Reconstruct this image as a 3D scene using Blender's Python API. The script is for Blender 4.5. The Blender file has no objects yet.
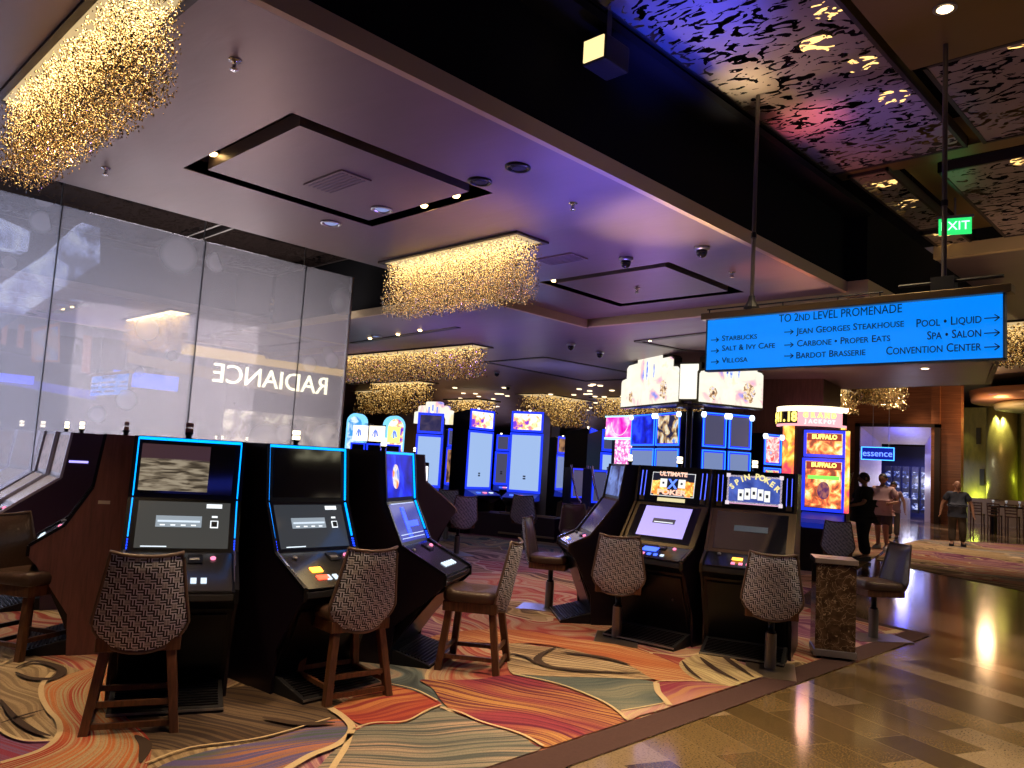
import bpy, math, random
from mathutils import Vector, Matrix
random.seed(7)
C = bpy.context.scene.collection
SC = bpy.context.scene
PI = math.pi
def R(d): return math.radians(d)

# ------------------------------------------------------------------ camera
FOC = 786.016
YAW, PITCH, ROLL = 0.776286, 0.0977366, 0.0607472
EYE = 1.6
fw = Vector((-math.sin(YAW) * math.cos(PITCH), math.cos(YAW) * math.cos(PITCH), math.sin(PITCH)))
rt0 = Vector((math.cos(YAW), math.sin(YAW), 0)); up0 = rt0.cross(fw)
rt = rt0 * math.cos(ROLL) + up0 * math.sin(ROLL); up = -rt0 * math.sin(ROLL) + up0 * math.cos(ROLL)
cd = bpy.data.cameras.new('camera'); cam = bpy.data.objects.new('camera', cd); C.objects.link(cam)
cd.sensor_width = 36; cd.lens = FOC * 36 / 1024; cd.clip_end = 200; cd.clip_start = .05
m = Matrix((rt, up, -fw)).transposed().to_4x4(); m.translation = (0, 0, EYE); cam.matrix_world = m
SC.camera = cam
def P(px, py, z=0.0):
    r = fw + rt * (px - 512) / FOC + up * (384 - py) / FOC
    t = (z - EYE) / r.z
    return Vector((r.x * t, r.y * t, z))

# ------------------------------------------------------------------ materials
MATS = {}
def nmat(name):
    m = bpy.data.materials.new(name); m.use_nodes = True
    return m, m.node_tree, m.node_tree.nodes['Principled BSDF']
def mat(name, col, rough=.5, metal=0., emit=None, es=0., coat=0., spec=None, noise=0., nscale=8., bump=0.):
    if name in MATS: return MATS[name]
    m, nt, b = nmat(name)
    b.inputs['Base Color'].default_value = (*col, 1); b.inputs['Roughness'].default_value = rough
    b.inputs['Metallic'].default_value = metal; b.inputs['Coat Weight'].default_value = coat
    if spec is not None: b.inputs['Specular IOR Level'].default_value = spec
    if emit: b.inputs['Emission Color'].default_value = (*emit, 1); b.inputs['Emission Strength'].default_value = es
    if noise or bump:
        N = nt.nodes; L = nt.links
        tc = N.new('ShaderNodeTexCoord'); n = N.new('ShaderNodeTexNoise'); n.inputs['Scale'].default_value = nscale; n.inputs['Detail'].default_value = 5
        L.new(tc.outputs['Object'], n.inputs['Vector'])
        if noise:
            mx = N.new('ShaderNodeMix'); mx.data_type = 'RGBA'
            mx.inputs[6].default_value = (*[c * (1 - noise) for c in col], 1); mx.inputs[7].default_value = (*[min(1, c * (1 + noise)) for c in col], 1)
            L.new(n.outputs['Fac'], mx.inputs[0]); L.new(mx.outputs[2], b.inputs['Base Color'])
        if bump:
            bp = N.new('ShaderNodeBump'); bp.inputs['Strength'].default_value = bump; bp.inputs['Distance'].default_value = .01
            L.new(n.outputs['Fac'], bp.inputs['Height']); L.new(bp.outputs[0], b.inputs['Normal'])
    MATS[name] = m; return m
class NG:
    """tiny helper for math chains in a node tree"""
    def __init__(s, nt): s.nt = nt; s.N = nt.nodes; s.L = nt.links
    def new(s, t, **k):
        n = s.N.new(t)
        for a, b in k.items(): setattr(n, a, b)
        return n
    def m(s, op, a, b=None, c=None):
        n = s.N.new('ShaderNodeMath'); n.operation = op
        for i, v in enumerate((a, b, c)):
            if v is None: continue
            if isinstance(v, (int, float)): n.inputs[i].default_value = v
            else: s.L.new(v, n.inputs[i])
        return n.outputs[0]
    def mix(s, f, a, b):
        n = s.N.new('ShaderNodeMix'); n.data_type = 'RGBA'
        for i, v in ((0, f), (6, a), (7, b)):
            if isinstance(v, (int, float)): n.inputs[i].default_value = v
            elif isinstance(v, tuple): n.inputs[i].default_value = (*v, 1) if len(v) == 3 else v
            else: s.L.new(v, n.inputs[i])
        return n.outputs[2]
    def ramp(s, f, stops, interp='LINEAR'):
        n = s.N.new('ShaderNodeValToRGB'); n.color_ramp.interpolation = interp; e = n.color_ramp.elements
        while len(e) < len(stops): e.new(.5)
        for i, (p, c) in enumerate(stops): e[i].position = p; e[i].color = (*c, 1)
        s.L.new(f, n.inputs[0]); return n.outputs[0]
    def noise(s, vec, scale, detail=2, dist=0.):
        n = s.N.new('ShaderNodeTexNoise'); n.inputs['Scale'].default_value = scale; n.inputs['Detail'].default_value = detail; n.inputs['Distortion'].default_value = dist
        if vec is not None: s.L.new(vec, n.inputs['Vector'])
        return n.outputs['Fac']
    def voro(s, vec, scale, feature='F1', out='Distance'):
        n = s.N.new('ShaderNodeTexVoronoi'); n.feature = feature; n.inputs['Scale'].default_value = scale
        if vec is not None: s.L.new(vec, n.inputs['Vector'])
        return n.outputs[out]
    def mapping(s, vec, loc=(0, 0, 0), rot=(0, 0, 0), scale=(1, 1, 1)):
        n = s.N.new('ShaderNodeMapping'); n.inputs['Location'].default_value = loc; n.inputs['Rotation'].default_value = rot; n.inputs['Scale'].default_value = scale
        s.L.new(vec, n.inputs['Vector']); return n.outputs[0]
    def bump(s, h, strength=.5, d=.01):
        n = s.N.new('ShaderNodeBump'); n.inputs['Strength'].default_value = strength; n.inputs['Distance'].default_value = d
        s.L.new(h, n.inputs['Height']); return n.outputs[0]
def emis(name, col, es): return mat(name, (.01, .01, .01), .4, emit=col, es=es)

def m_carpet_base():
    m, nt, b = nmat('carpet_swirl'); g = NG(nt)
    tc = g.new('ShaderNodeTexCoord').outputs['Object']
    sx = g.new('ShaderNodeSeparateXYZ'); g.L.new(tc, sx.inputs[0]); X, Y = sx.outputs[0], sx.outputs[1]
    n1 = g.noise(tc, .55, 2); n2 = g.noise(g.mapping(tc, (7, 3, 0)), .5, 2)
    wx = g.m('ADD', X, g.m('MULTIPLY', g.m('SUBTRACT', n1, .5), 3.4))
    wy = g.m('ADD', Y, g.m('MULTIPLY', g.m('SUBTRACT', n2, .5), 3.4))
    cv = g.new('ShaderNodeCombineXYZ'); g.L.new(wx, cv.inputs[0]); g.L.new(wy, cv.inputs[1])
    warped = g.mapping(cv.outputs[0], rot=(0, 0, .8), scale=(.55, 1.25, 1))
    cell = g.voro(warped, .8, 'F1', 'Color'); edge = g.voro(warped, .8, 'DISTANCE_TO_EDGE')
    cs = g.new('ShaderNodeSeparateColor'); g.L.new(cell, cs.inputs[0])
    # stripes flow along the warped field
    d = g.m('ADD', g.m('MULTIPLY', wx, .9), g.m('MULTIPLY', wy, 1.1))
    st = g.noise(g.mapping(cv.outputs[0], rot=(0, 0, .8), scale=(.35, 7.5, 1)), 1.3, 3)
    stc = g.m('MULTIPLY_ADD', g.m('SUBTRACT', st, .5), 2.6, .5)
    warm = g.ramp(stc, [(0, (.12, .03, .05)), (.3, (.38, .08, .06)), (.5, (.42, .2, .13)), (.7, (.46, .34, .22)), (1, (.3, .1, .12))])
    cool = g.ramp(stc, [(0, (.04, .05, .06)), (.35, (.16, .2, .2)), (.6, (.4, .33, .24)), (1, (.26, .08, .13))])
    tan = g.ramp(stc, [(0, (.07, .045, .03)), (.4, (.2, .13, .075)), (.62, (.5, .36, .19)), (1, (.34, .24, .13))])
    pur = g.ramp(stc, [(0, (.08, .02, .07)), (.4, (.26, .09, .15)), (.7, (.5, .3, .27)), (1, (.32, .13, .12))])
    c1 = g.mix(g.m('GREATER_THAN', cs.outputs[0], .34), tan, warm)
    c2 = g.mix(g.m('GREATER_THAN', cs.outputs[0], .62), c1, pur)
    c3 = g.mix(g.m('GREATER_THAN', cs.outputs[0], .82), c2, cool)
    line = g.m('LESS_THAN', edge, .012)
    col = g.mix(line, c3, (.6, .46, .28))
    fine = g.noise(tc, 160, 2)
    col = g.mix(g.m('MULTIPLY', g.m('LESS_THAN', fine, .45), .22), col, (.03, .02, .02))
    g.L.new(col, b.inputs['Base Color']); b.inputs['Roughness'].default_value = .95; b.inputs['Specular IOR Level'].default_value = .1
    g.L.new(g.bump(g.noise(tc, 300, 2), .5, .004), b.inputs['Normal'])
    return m
def m_petal(wobble=.55):
    m, nt, b = nmat('carpet_petal'); g = NG(nt)
    def attr(n):
        a = g.new('ShaderNodeAttribute'); a.attribute_name = n; return a.outputs['Color']
    uv = g.new('ShaderNodeUVMap').outputs[0]
    tc = g.new('ShaderNodeTexCoord').outputs['Object']
    sx = g.new('ShaderNodeSeparateXYZ'); g.L.new(uv, sx.inputs[0])
    wob = g.noise(tc, 1.1, 1)
    v = g.m('ADD', sx.outputs[1], g.m('MULTIPLY', g.m('SUBTRACT', wob, .5), wobble))
    cv = g.new('ShaderNodeCombineXYZ'); g.L.new(g.m('MULTIPLY', sx.outputs[0], .35), cv.inputs[0]); g.L.new(g.m('MULTIPLY', v, 1.), cv.inputs[1])
    broad = g.noise(g.mapping(cv.outputs[0], scale=(1, 1, 1)), 2.4, 1)
    s = g.noise(g.mapping(cv.outputs[0], scale=(.4, 9, 1)), 3.6, 4)
    bb = g.m('MULTIPLY_ADD', g.m('SUBTRACT', broad, .5), 6.5, .5)
    c = g.mix(g.m('MINIMUM', g.m('MAXIMUM', bb, 0.), 1.), attr('ca'), attr('cb'))
    ss = g.m('MINIMUM', g.m('MAXIMUM', g.m('MULTIPLY_ADD', g.m('SUBTRACT', s, .5), 7., .38), 0.), 1.)
    c = g.mix(ss, c, attr('cc'))
    fine = g.noise(tc, 160, 2)
    c = g.mix(g.m('MULTIPLY', g.m('LESS_THAN', fine, .45), .22), c, (.03, .02, .02))
    g.L.new(c, b.inputs['Base Color']); b.inputs['Roughness'].default_value = .95; b.inputs['Specular IOR Level'].default_value = .1
    g.L.new(g.bump(g.noise(tc, 300, 2), .5, .004), b.inputs['Normal'])
    return m
def m_marble():
    m, nt, b = nmat('marble_tiles'); g = NG(nt)
    tc = g.new('ShaderNodeTexCoord').outputs['Object']
    ang = math.atan2(.384, -.923)
    v = g.mapping(tc, rot=(0, 0, -ang))
    br = g.new('ShaderNodeTexBrick'); br.offset = .37; g.L.new(v, br.inputs['Vector'])
    br.inputs['Scale'].default_value = 1; br.inputs['Brick Width'].default_value = .95; br.inputs['Row Height'].default_value = .3
    br.inputs['Mortar Size'].default_value = .0025; br.inputs['Mortar Smooth'].default_value = .1; br.inputs['Bias'].default_value = 0
    br.inputs['Color1'].default_value = (0, 0, 0, 1); br.inputs['Color2'].default_value = (1, 1, 1, 1); br.inputs['Mortar'].default_value = (.5, .5, .5, 1)
    tone = g.ramp(br.outputs['Color'], [(0, (.045, .03, .015)), (.4, (.10, .066, .028)), (.75, (.19, .128, .058)), (1, (.30, .225, .15))])
    sp = g.noise(tc, 80, 5); sp2 = g.noise(tc, 9, 3)
    tone = g.mix(g.m('MULTIPLY', g.m('GREATER_THAN', sp, .57), .4), tone, (.24, .16, .08))
    tone = g.mix(g.m('MULTIPLY', g.m('LESS_THAN', sp, .42), .55), tone, (.02, .012, .008))
    tone = g.mix(g.m('MULTIPLY', g.m('SUBTRACT', sp2, .3), .18), tone, (.16, .10, .04))
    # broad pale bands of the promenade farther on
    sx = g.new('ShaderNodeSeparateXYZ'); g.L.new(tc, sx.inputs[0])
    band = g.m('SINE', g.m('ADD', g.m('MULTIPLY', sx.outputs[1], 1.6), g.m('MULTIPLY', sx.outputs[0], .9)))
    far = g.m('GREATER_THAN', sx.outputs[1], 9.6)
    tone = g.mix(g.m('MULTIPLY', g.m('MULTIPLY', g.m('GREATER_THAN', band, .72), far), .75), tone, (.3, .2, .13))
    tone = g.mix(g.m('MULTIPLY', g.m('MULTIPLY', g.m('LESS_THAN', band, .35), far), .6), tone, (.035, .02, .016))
    tone = g.mix(br.outputs['Fac'], tone, (.2, .145, .08))
    g.L.new(tone, b.inputs['Base Color'])
    g.L.new(g.m('MULTIPLY_ADD', sp, .10, .07), b.inputs['Roughness'])
    b.inputs['Specular IOR Level'].default_value = .5
    return m
def m_ceiling(name, col, rough=.42, metal=.35):
    m, nt, b = nmat(name); g = NG(nt)
    tc = g.new('ShaderNodeTexCoord').outputs['Object']
    n = g.noise(g.mapping(tc, scale=(1, 2.6, 1)), 1.8, 4, .4)
    c = g.mix(n, tuple(x * .82 for x in col), tuple(x * 1.18 for x in col))
    g.L.new(c, b.inputs['Base Color']); b.inputs['Metallic'].default_value = metal
    g.L.new(g.m('MULTIPLY_ADD', n, .16, rough - .08), b.inputs['Roughness'])
    g.L.new(g.bump(n, .14, .03), b.inputs['Normal'])
    return m
def m_perforated(name='perforated_metal', col=(.34, .26, .23)):
    m, nt, b = nmat(name); g = NG(nt)
    tc = g.new('ShaderNodeTexCoord').outputs['Object']
    v = g.mapping(tc, scale=(5.0, 8.6, 1))
    n = g.noise(v, 1.25, 2.2, 1.6)
    big = g.noise(tc, 1.2, 1)
    hole = g.m('GREATER_THAN', n, g.m('MULTIPLY_ADD', big, -.12, .612))
    b.inputs['Base Color'].default_value = (*col, 1); b.inputs['Metallic'].default_value = .15; b.inputs['Roughness'].default_value = .42; b.inputs['Specular IOR Level'].default_value = .5 if col[0] > .1 else .0
    if col[0] < .1: b.inputs['Metallic'].default_value = 0.
    tr = g.new('ShaderNodeBsdfTransparent'); mx = g.new('ShaderNodeMixShader')
    g.L.new(hole, mx.inputs[0]); g.L.new(b.outputs[0], mx.inputs[1]); g.L.new(tr.outputs[0], mx.inputs[2])
    g.L.new(mx.outputs[0], nt.nodes['Material Output'].inputs[0])
    return m
def m_weave():
    m, nt, b = nmat('woven_fabric'); g = NG(nt)
    uv = g.new('ShaderNodeUVMap').outputs[0]
    sx = g.new('ShaderNodeSeparateXYZ'); g.L.new(g.mapping(uv, scale=(34, 34, 1)), sx.inputs[0])
    U, V = sx.outputs[0], sx.outputs[1]
    par = g.m('FLOORED_MODULO', g.m('ADD', g.m('FLOOR', U), g.m('FLOOR', V)), 2.)
    fu, fv = g.m('FRACT', U), g.m('FRACT', V)
    su = g.m('LESS_THAN', g.m('FRACT', g.m('MULTIPLY', fu, 2.)), .42); sv = g.m('LESS_THAN', g.m('FRACT', g.m('MULTIPLY', fv, 2.)), .42)
    pat = g.m('ADD', g.m('MULTIPLY', par, su), g.m('MULTIPLY', g.m('SUBTRACT', 1., par), sv))
    # small pale squares every few cells
    qu = g.m('FLOORED_MODULO', g.m('ADD', g.m('FLOOR', U), g.m('MULTIPLY', g.m('FLOOR', V), 2.)), 5.)
    sq = g.m('LESS_THAN', qu, .5)
    col = g.mix(pat, (.04, .04, .05), (.66, .70, .80))
    col = g.mix(g.m('MULTIPLY', sq, .75), col, (.42, .42, .45))
    g.L.new(col, b.inputs['Base Color']); b.inputs['Roughness'].default_value = .8; b.inputs['Specular IOR Level'].default_value = .2
    g.L.new(g.bump(pat, .3, .003), b.inputs['Normal'])
    return m
def m_wood(name, c1, c2, rough=.35, scale=(14, 14, 1.2)):
    m, nt, b = nmat(name); g = NG(nt)
    tc = g.new('ShaderNodeTexCoord').outputs['Object']
    n = g.noise(g.mapping(tc, scale=scale), 3, 4, .6)
    g.L.new(g.ramp(n, [(.3, c1), (.7, c2)]), b.inputs['Base Color']); b.inputs['Roughness'].default_value = rough
    return m
def m_emperador():
    m, nt, b = nmat('dark_marble'); g = NG(nt)
    tc = g.new('ShaderNodeTexCoord').outputs['Object']
    v = g.new('ShaderNodeVectorMath'); v.operation = 'ADD'
    nz = g.new('ShaderNodeTexNoise'); nz.inputs['Scale'].default_value = 6; g.L.new(tc, nz.inputs['Vector'])
    g.L.new(tc, v.inputs[0]); g.L.new(nz.outputs['Color'], v.inputs[1])
    e = g.voro(v.outputs[0], 7, 'DISTANCE_TO_EDGE'); n = g.noise(tc, 12, 4)
    base = g.ramp(n, [(.3, (.025, .012, .008)), (.7, (.11, .06, .035))])
    vein = g.m('MULTIPLY', g.m('LESS_THAN', e, .022), g.m('GREATER_THAN', n, .44))
    g.L.new(g.mix(g.m('MULTIPLY', vein, .7), base, (.42, .3, .2)), b.inputs['Base Color']); b.inputs['Roughness'].default_value = .12
    return m
def m_glasswall():
    m, nt, b = nmat('fritted_glass'); g = NG(nt)
    out = nt.nodes['Material Output']
    tc = g.new('ShaderNodeTexCoord').outputs['Object']
    v = g.mapping(tc, scale=(0, 1, 1))
    def dotset(scale, k):
        dd_ = g.voro(v, scale, 'F1'); cc = g.voro(v, scale, 'F1', 'Color'); sp_ = g.new('ShaderNodeSeparateColor'); g.L.new(cc, sp_.inputs[0])
        r_ = g.m('MULTIPLY_ADD', sp_.outputs[0], .30, .06)
        f_ = g.m('MULTIPLY', g.m('SUBTRACT', r_, dd_), 9.)
        return g.m('MULTIPLY', g.m('MINIMUM', g.m('MAXIMUM', f_, 0.), 1.), g.m('MULTIPLY', sp_.outputs[1], k))
    haze = g.noise(v, .7, 2)
    dots = g.m('MINIMUM', g.m('ADD', g.m('ADD', dotset(1.3, .55), dotset(2.6, .6)), g.m('MULTIPLY', haze, .10)), 1.)
    tr = g.new('ShaderNodeBsdfTransparent'); tr.inputs[0].default_value = (.75, .75, .8, 1)
    df = g.new('ShaderNodeBsdfTranslucent'); df.inputs[0].default_value = (.8, .8, .86, 1)
    dd = g.new('ShaderNodeBsdfDiffuse'); dd.inputs[0].default_value = (.8, .8, .84, 1)
    frit = g.new('ShaderNodeMixShader'); frit.inputs[0].default_value = .4; g.L.new(df.outputs[0], frit.inputs[1]); g.L.new(dd.outputs[0], frit.inputs[2])
    mx = g.new('ShaderNodeMixShader'); g.L.new(g.m('MULTIPLY_ADD', dots, .36, .30), mx.inputs[0]); g.L.new(tr.outputs[0], mx.inputs[1]); g.L.new(frit.outputs[0], mx.inputs[2])
    gl = g.new('ShaderNodeBsdfGlossy'); gl.inputs['Roughness'].default_value = .012; gl.inputs[0].default_value = (1, 1, 1, 1)
    mx2 = g.new('ShaderNodeMixShader'); mx2.inputs[0].default_value = .30; g.L.new(mx.outputs[0], mx2.inputs[1]); g.L.new(gl.outputs[0], mx2.inputs[2])
    g.L.new(mx2.outputs[0], out.inputs[0])
    return m
def m_noiseart(name, stops, scale, es, seed=0., sc=(1, 1, 1)):
    """moving-picture style screen: coloured blotches that glow"""
    if name in MATS: return MATS[name]
    m, nt, b = nmat(name); g = NG(nt)
    tc = g.new('ShaderNodeTexCoord').outputs['Object']
    n = g.noise(g.mapping(tc, (seed, seed, seed), scale=sc), scale, 3, .5)
    c = g.ramp(n, stops); b.inputs['Base Color'].default_value = (.01, .01, .01, 1)
    g.L.new(c, b.inputs['Emission Color']); b.inputs['Emission Strength'].default_value = es
    MATS[name] = m; return m

BLACK = mat('black_lacquer', (.004, .004, .006), .3, spec=.3)
BLACKM = mat('black_matte', (.008, .008, .011), .6, spec=.3)
DGLASS = mat('dark_screen_glass', (.012, .012, .018), .06, spec=.6)
SIDE = m_wood('side_laminate', (.12, .05, .052), (.20, .078, .078), .42)
DSIDE = mat('dark_side_laminate', (.009, .005, .011), .35, spec=.35)
CHROME = mat('chrome', (.6, .6, .62), .18, 1.)
STEEL = mat('brushed_steel', (.42, .42, .43), .35, .9)
BRONZE = mat('bronze_frame', (.16, .115, .065), .35, .8)
LEATHER = mat('brown_leather', (.06, .034, .024), .36, noise=.25, bump=.3, nscale=60)
WOOD = m_wood('dark_stained_wood', (.06, .024, .012), (.15, .064, .03), .38)
WEAVE = m_weave()
CYAN = emis('cyan_neon', (.0, .27, 1.), 2.1)
BLUE = emis('blue_neon', (.01, .05, 1.), 2.2)
GOLDCEIL = mat('gold_soffit', (.24, .16, .06), .4, .5, noise=.3, nscale=2)
CREAM = mat('carpet_cream', (.55, .42, .25), .95, spec=.1, noise=.2, nscale=90)
DKFASCIA = mat('dark_fascia', (.006, .006, .008), .9, spec=.1)
STRIPM = mat('beige_strip', (.58, .44, .24), .6)
CEIL = m_ceiling('ceiling_plaster', (.25, .185, .165))
CEIL2 = m_ceiling('ceiling_plaster_far', (.25, .18, .185))
PERF = m_perforated(); PERF_SHADE = m_perforated('shaded_perforated_metal', (.03, .022, .02))  # second sheet is a darkened copy: shade above the glass put into its colour
GOLD = mat('gold_beads', (.86, .72, .46), .16, 1.)

# ------------------------------------------------------------------ mesh helpers
class MB:
    def __init__(s): s.v = []; s.f = []; s.mi = []; s.uv = None; s.cur = 0; s.M = Matrix.Identity(4)
    def add(s, vs, fs):
        o = len(s.v); s.v += [tuple(s.M @ Vector(v)) for v in vs]
        for f in fs: s.f.append([i + o for i in f]); s.mi.append(s.cur)
        return s
    def box(s, x0, x1, y0, y1, z0, z1, rot=None, cen=None):
        vs = [(x, y, z) for z in (z0, z1) for y in (y0, y1) for x in (x0, x1)]
        return s.add(vs, [(0, 2, 3, 1), (4, 5, 7, 6), (0, 1, 5, 4), (2, 6, 7, 3), (0, 4, 6, 2), (1, 3, 7, 5)])
    def prism(s, prof, x0, x1):       # profile of (y, z) run along x
        n = len(prof); vs = [(x0, y, z) for y, z in prof] + [(x1, y, z) for y, z in prof]
        fs = [tuple(range(n)), tuple(range(2 * n - 1, n - 1, -1))] + [(i, i + n, (i + 1) % n + n, (i + 1) % n) for i in range(n)]
        return s.add(vs, fs)
    def plate(s, poly, z0, z1):       # polygon of (x, y) between two heights
        n = len(poly); vs = [(x, y, z0) for x, y in poly] + [(x, y, z1) for x, y in poly]
        fs = [tuple(range(n - 1, -1, -1)), tuple(range(n, 2 * n))] + [(i, (i + 1) % n, (i + 1) % n + n, i + n) for i in range(n)]
        return s.add(vs, fs)
    def tube(s, pts, r, n=8, r2=None):
        pts = [Vector(p) for p in pts]; rings = []
        for i, p in enumerate(pts):
            d = (pts[min(i + 1, len(pts) - 1)] - pts[max(i - 1, 0)]).normalized()
            a = d.cross(Vector((0, 0, 1)) if abs(d.z) < .9 else Vector((1, 0, 0))).normalized(); b = d.cross(a)
            rr = r if r2 is None else r + (r2 - r) * i / (len(pts) - 1)
            rings.append([p + (a * math.cos(2 * PI * k / n) + b * math.sin(2 * PI * k / n)) * rr for k in range(n)])
        vs = [v for q in rings for v in q]; fs = []
        for i in range(len(pts) - 1):
            for k in range(n): fs.append((i * n + k, i * n + (k + 1) % n, (i + 1) * n + (k + 1) % n, (i + 1) * n + k))
        fs += [tuple(range(n - 1, -1, -1)), tuple((len(pts) - 1) * n + k for k in range(n))]
        return s.add(vs, fs)
    def lathe(s, prof, n=20, cen=(0, 0)):   # (r, z)
        vs = [(cen[0] + r * math.cos(2 * PI * k / n), cen[1] + r * math.sin(2 * PI * k / n), z) for r, z in prof for k in range(n)]
        fs = [(i * n + k, i * n + (k + 1) % n, (i + 1) * n + (k + 1) % n, (i + 1) * n + k) for i in range(len(prof) - 1) for k in range(n)]
        fs += [tuple(range(n - 1, -1, -1)), tuple((len(prof) - 1) * n + k for k in range(n))]
        return s.add(vs, fs)
    def beam(s, a, b, w, h=None):     # square-section bar
        a, b = Vector(a), Vector(b); h = h or w; d = (b - a).normalized()
        x = d.cross(Vector((0, 0, 1)) if abs(d.z) < .95 else Vector((0, 1, 0))).normalized(); y = x.cross(d).normalized()
        vs = [p + x * (i * w / 2) + y * (j * h / 2) for p in (a, b) for j in (-1, 1) for i in (-1, 1)]
        return s.add(vs, [(0, 1, 3, 2), (4, 6, 7, 5), (0, 4, 5, 1), (2, 3, 7, 6), (0, 2, 6, 4), (1, 5, 7, 3)])
    def build(s, name, mats, parent=None, smooth=False, bevel=0., seg=2):
        me = bpy.data.meshes.new(name); me.from_pydata(s.v, [], s.f)
        for mm in (mats if isinstance(mats, (list, tuple)) else [mats]): me.materials.append(mm)
        me.polygons.foreach_set('material_index', s.mi)
        if smooth: me.polygons.foreach_set('use_smooth', [True] * len(me.polygons))
        if s.uv:
            l = me.uv_layers.new(name='UVMap')
            for i, lp in enumerate(me.loops): l.data[i].uv = s.uv[lp.vertex_index]
        me.validate(); me.update()
        o = bpy.data.objects.new(name, me); C.objects.link(o)
        if parent: o.parent = parent
        if bevel:
            md = o.modifiers.new('b', 'BEVEL'); md.width = bevel; md.segments = seg; md.limit_method = 'ANGLE'; md.angle_limit = R(40)
        return o
def tag(o, label, cat, group=None, kind=None):
    o['label'] = label; o['category'] = cat
    if group: o['group'] = group
    if kind: o['kind'] = kind
    return o
def struct(o): o['kind'] = 'structure'; return o
def thing(name, loc, rz=0, label=None, cat=None, group=None):
    o = bpy.data.objects.new(name, None); C.objects.link(o); o.location = loc; o.rotation_euler = (0, 0, rz); o.empty_display_size = .1
    if label: tag(o, label, cat, group)
    return o
def dup(src, loc=None, rz=None, label=None, group=None, parent=None):
    c = src.copy(); C.objects.link(c)
    if parent: c.parent = parent
    if loc is not None: c.location = loc
    if rz is not None: c.rotation_euler = (0, 0, rz)
    if label: c['label'] = label
    if group: c['group'] = group
    for ch in list(src.children): dup(ch, parent=c)
    return c
def textmesh(name, s, size, mtl, parent=None, loc=(0, 0, 0), rot=(PI / 2, 0, 0), align='CENTER', ext=.002, xs=1., small=None, bold=0.):
    cu = bpy.data.curves.new(name, 'FONT'); cu.body = s; cu.size = size; cu.align_x = align; cu.align_y = 'CENTER'; cu.extrude = ext; cu.offset = bold
    cu.resolution_u = 3
    if small:
        cu.small_caps_scale = small
        for i, ch in enumerate(s):
            if ch.islower(): cu.body_format[i].use_small_caps = True
    t = bpy.data.objects.new('tmp', cu); C.objects.link(t)
    dg = bpy.context.evaluated_depsgraph_get(); me = bpy.data.meshes.new_from_object(t.evaluated_get(dg)); me.name = name
    bpy.data.objects.remove(t); me.materials.clear(); me.materials.append(mtl)
    for v in me.vertices: v.co.x *= xs
    o = bpy.data.objects.new(name, me); C.objects.link(o); o.location = loc; o.rotation_euler = rot
    if parent: o.parent = parent
    return o
def light(kind, loc, energy, col, target=None, **k):
    ld = bpy.data.lights.new(kind.lower() + '_lamp', kind); ld.energy = energy; ld.color = col
    for a, b in k.items(): setattr(ld, a, b)
    o = bpy.data.objects.new(kind.lower() + '_lamp', ld); C.objects.link(o); o.location = loc
    if target is not None:
        o.rotation_euler = (Vector(target) - Vector(loc)).to_track_quat('-Z', 'Y').to_euler()
    return o

# ================================================================== THE ROOM
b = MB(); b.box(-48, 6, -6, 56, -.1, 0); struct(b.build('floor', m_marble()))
# wall shells far away
WALLM = m_wood('hall_wall', (.03, .018, .014), (.06, .035, .025), .5, (1, 1, .6))
b = MB(); b.box(-48, 6, 55.6, 56, 0, 7); struct(b.build('wall_back', WALLM))
b = MB(); b.box(-48.3, -48, -6, 56, 0, 7); struct(b.build('wall_left', WALLM))
b = MB(); b.box(3, 3.3, -6, 56, 0, 7); struct(b.build('wall_right', mat('promenade_wall', (.10, .07, .055), .45, noise=.2)))
b = MB(); b.box(-48, 6, -6.4, -6, 0, 7); struct(b.build('wall_front', mat('wall_behind', (.10, .08, .075), .6)))

# low ceiling with two inset trays and chandelier slots
EX = -3.26
trays = [(-5.74, -4.20, 2.25, 3.95), (-5.86, -4.17, 6.30, 7.80)]
b = MB()
def slab(x0, x1, y0, y1, z=3.6, t=.1): b.box(x0, x1, y0, y1, z, z + t)
slab(-6.93, EX, -6, 2.25); slab(-6.93, -5.74, 2.25, 3.95); slab(-4.20, EX, 2.25, 3.95)
slab(-6.93, EX, 3.95, 6.30); slab(-6.80, -5.86, 6.30, 7.80); slab(-4.17, EX, 6.30, 7.80); slab(-6.80, EX, 7.80, 8.29)
for x0, x1, y0, y1 in trays: slab(x0 + .13, x1 - .13, y0 + .13, y1 - .13)
slab(-6.82, -6.8, 6.3, 8.4)
struct(b.build('ceiling', CEIL))
b = MB()
for x0, x1, y0, y1 in trays:       # dark channel round each tray
    b.box(x0 - .02, x1 + .02, y0 - .02, y1 + .02, 3.76, 3.78)
    for q in ((x0 - .02, x0, y0, y1), (x1, x1 + .02, y0, y1), (x0, x1, y0 - .02, y0), (x0, x1, y1, y1 + .02)): b.box(*q, 3.605, 3.76)
struct(b.build('trim_1', mat('tray_channel', (.05, .035, .02), .5)))
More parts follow.
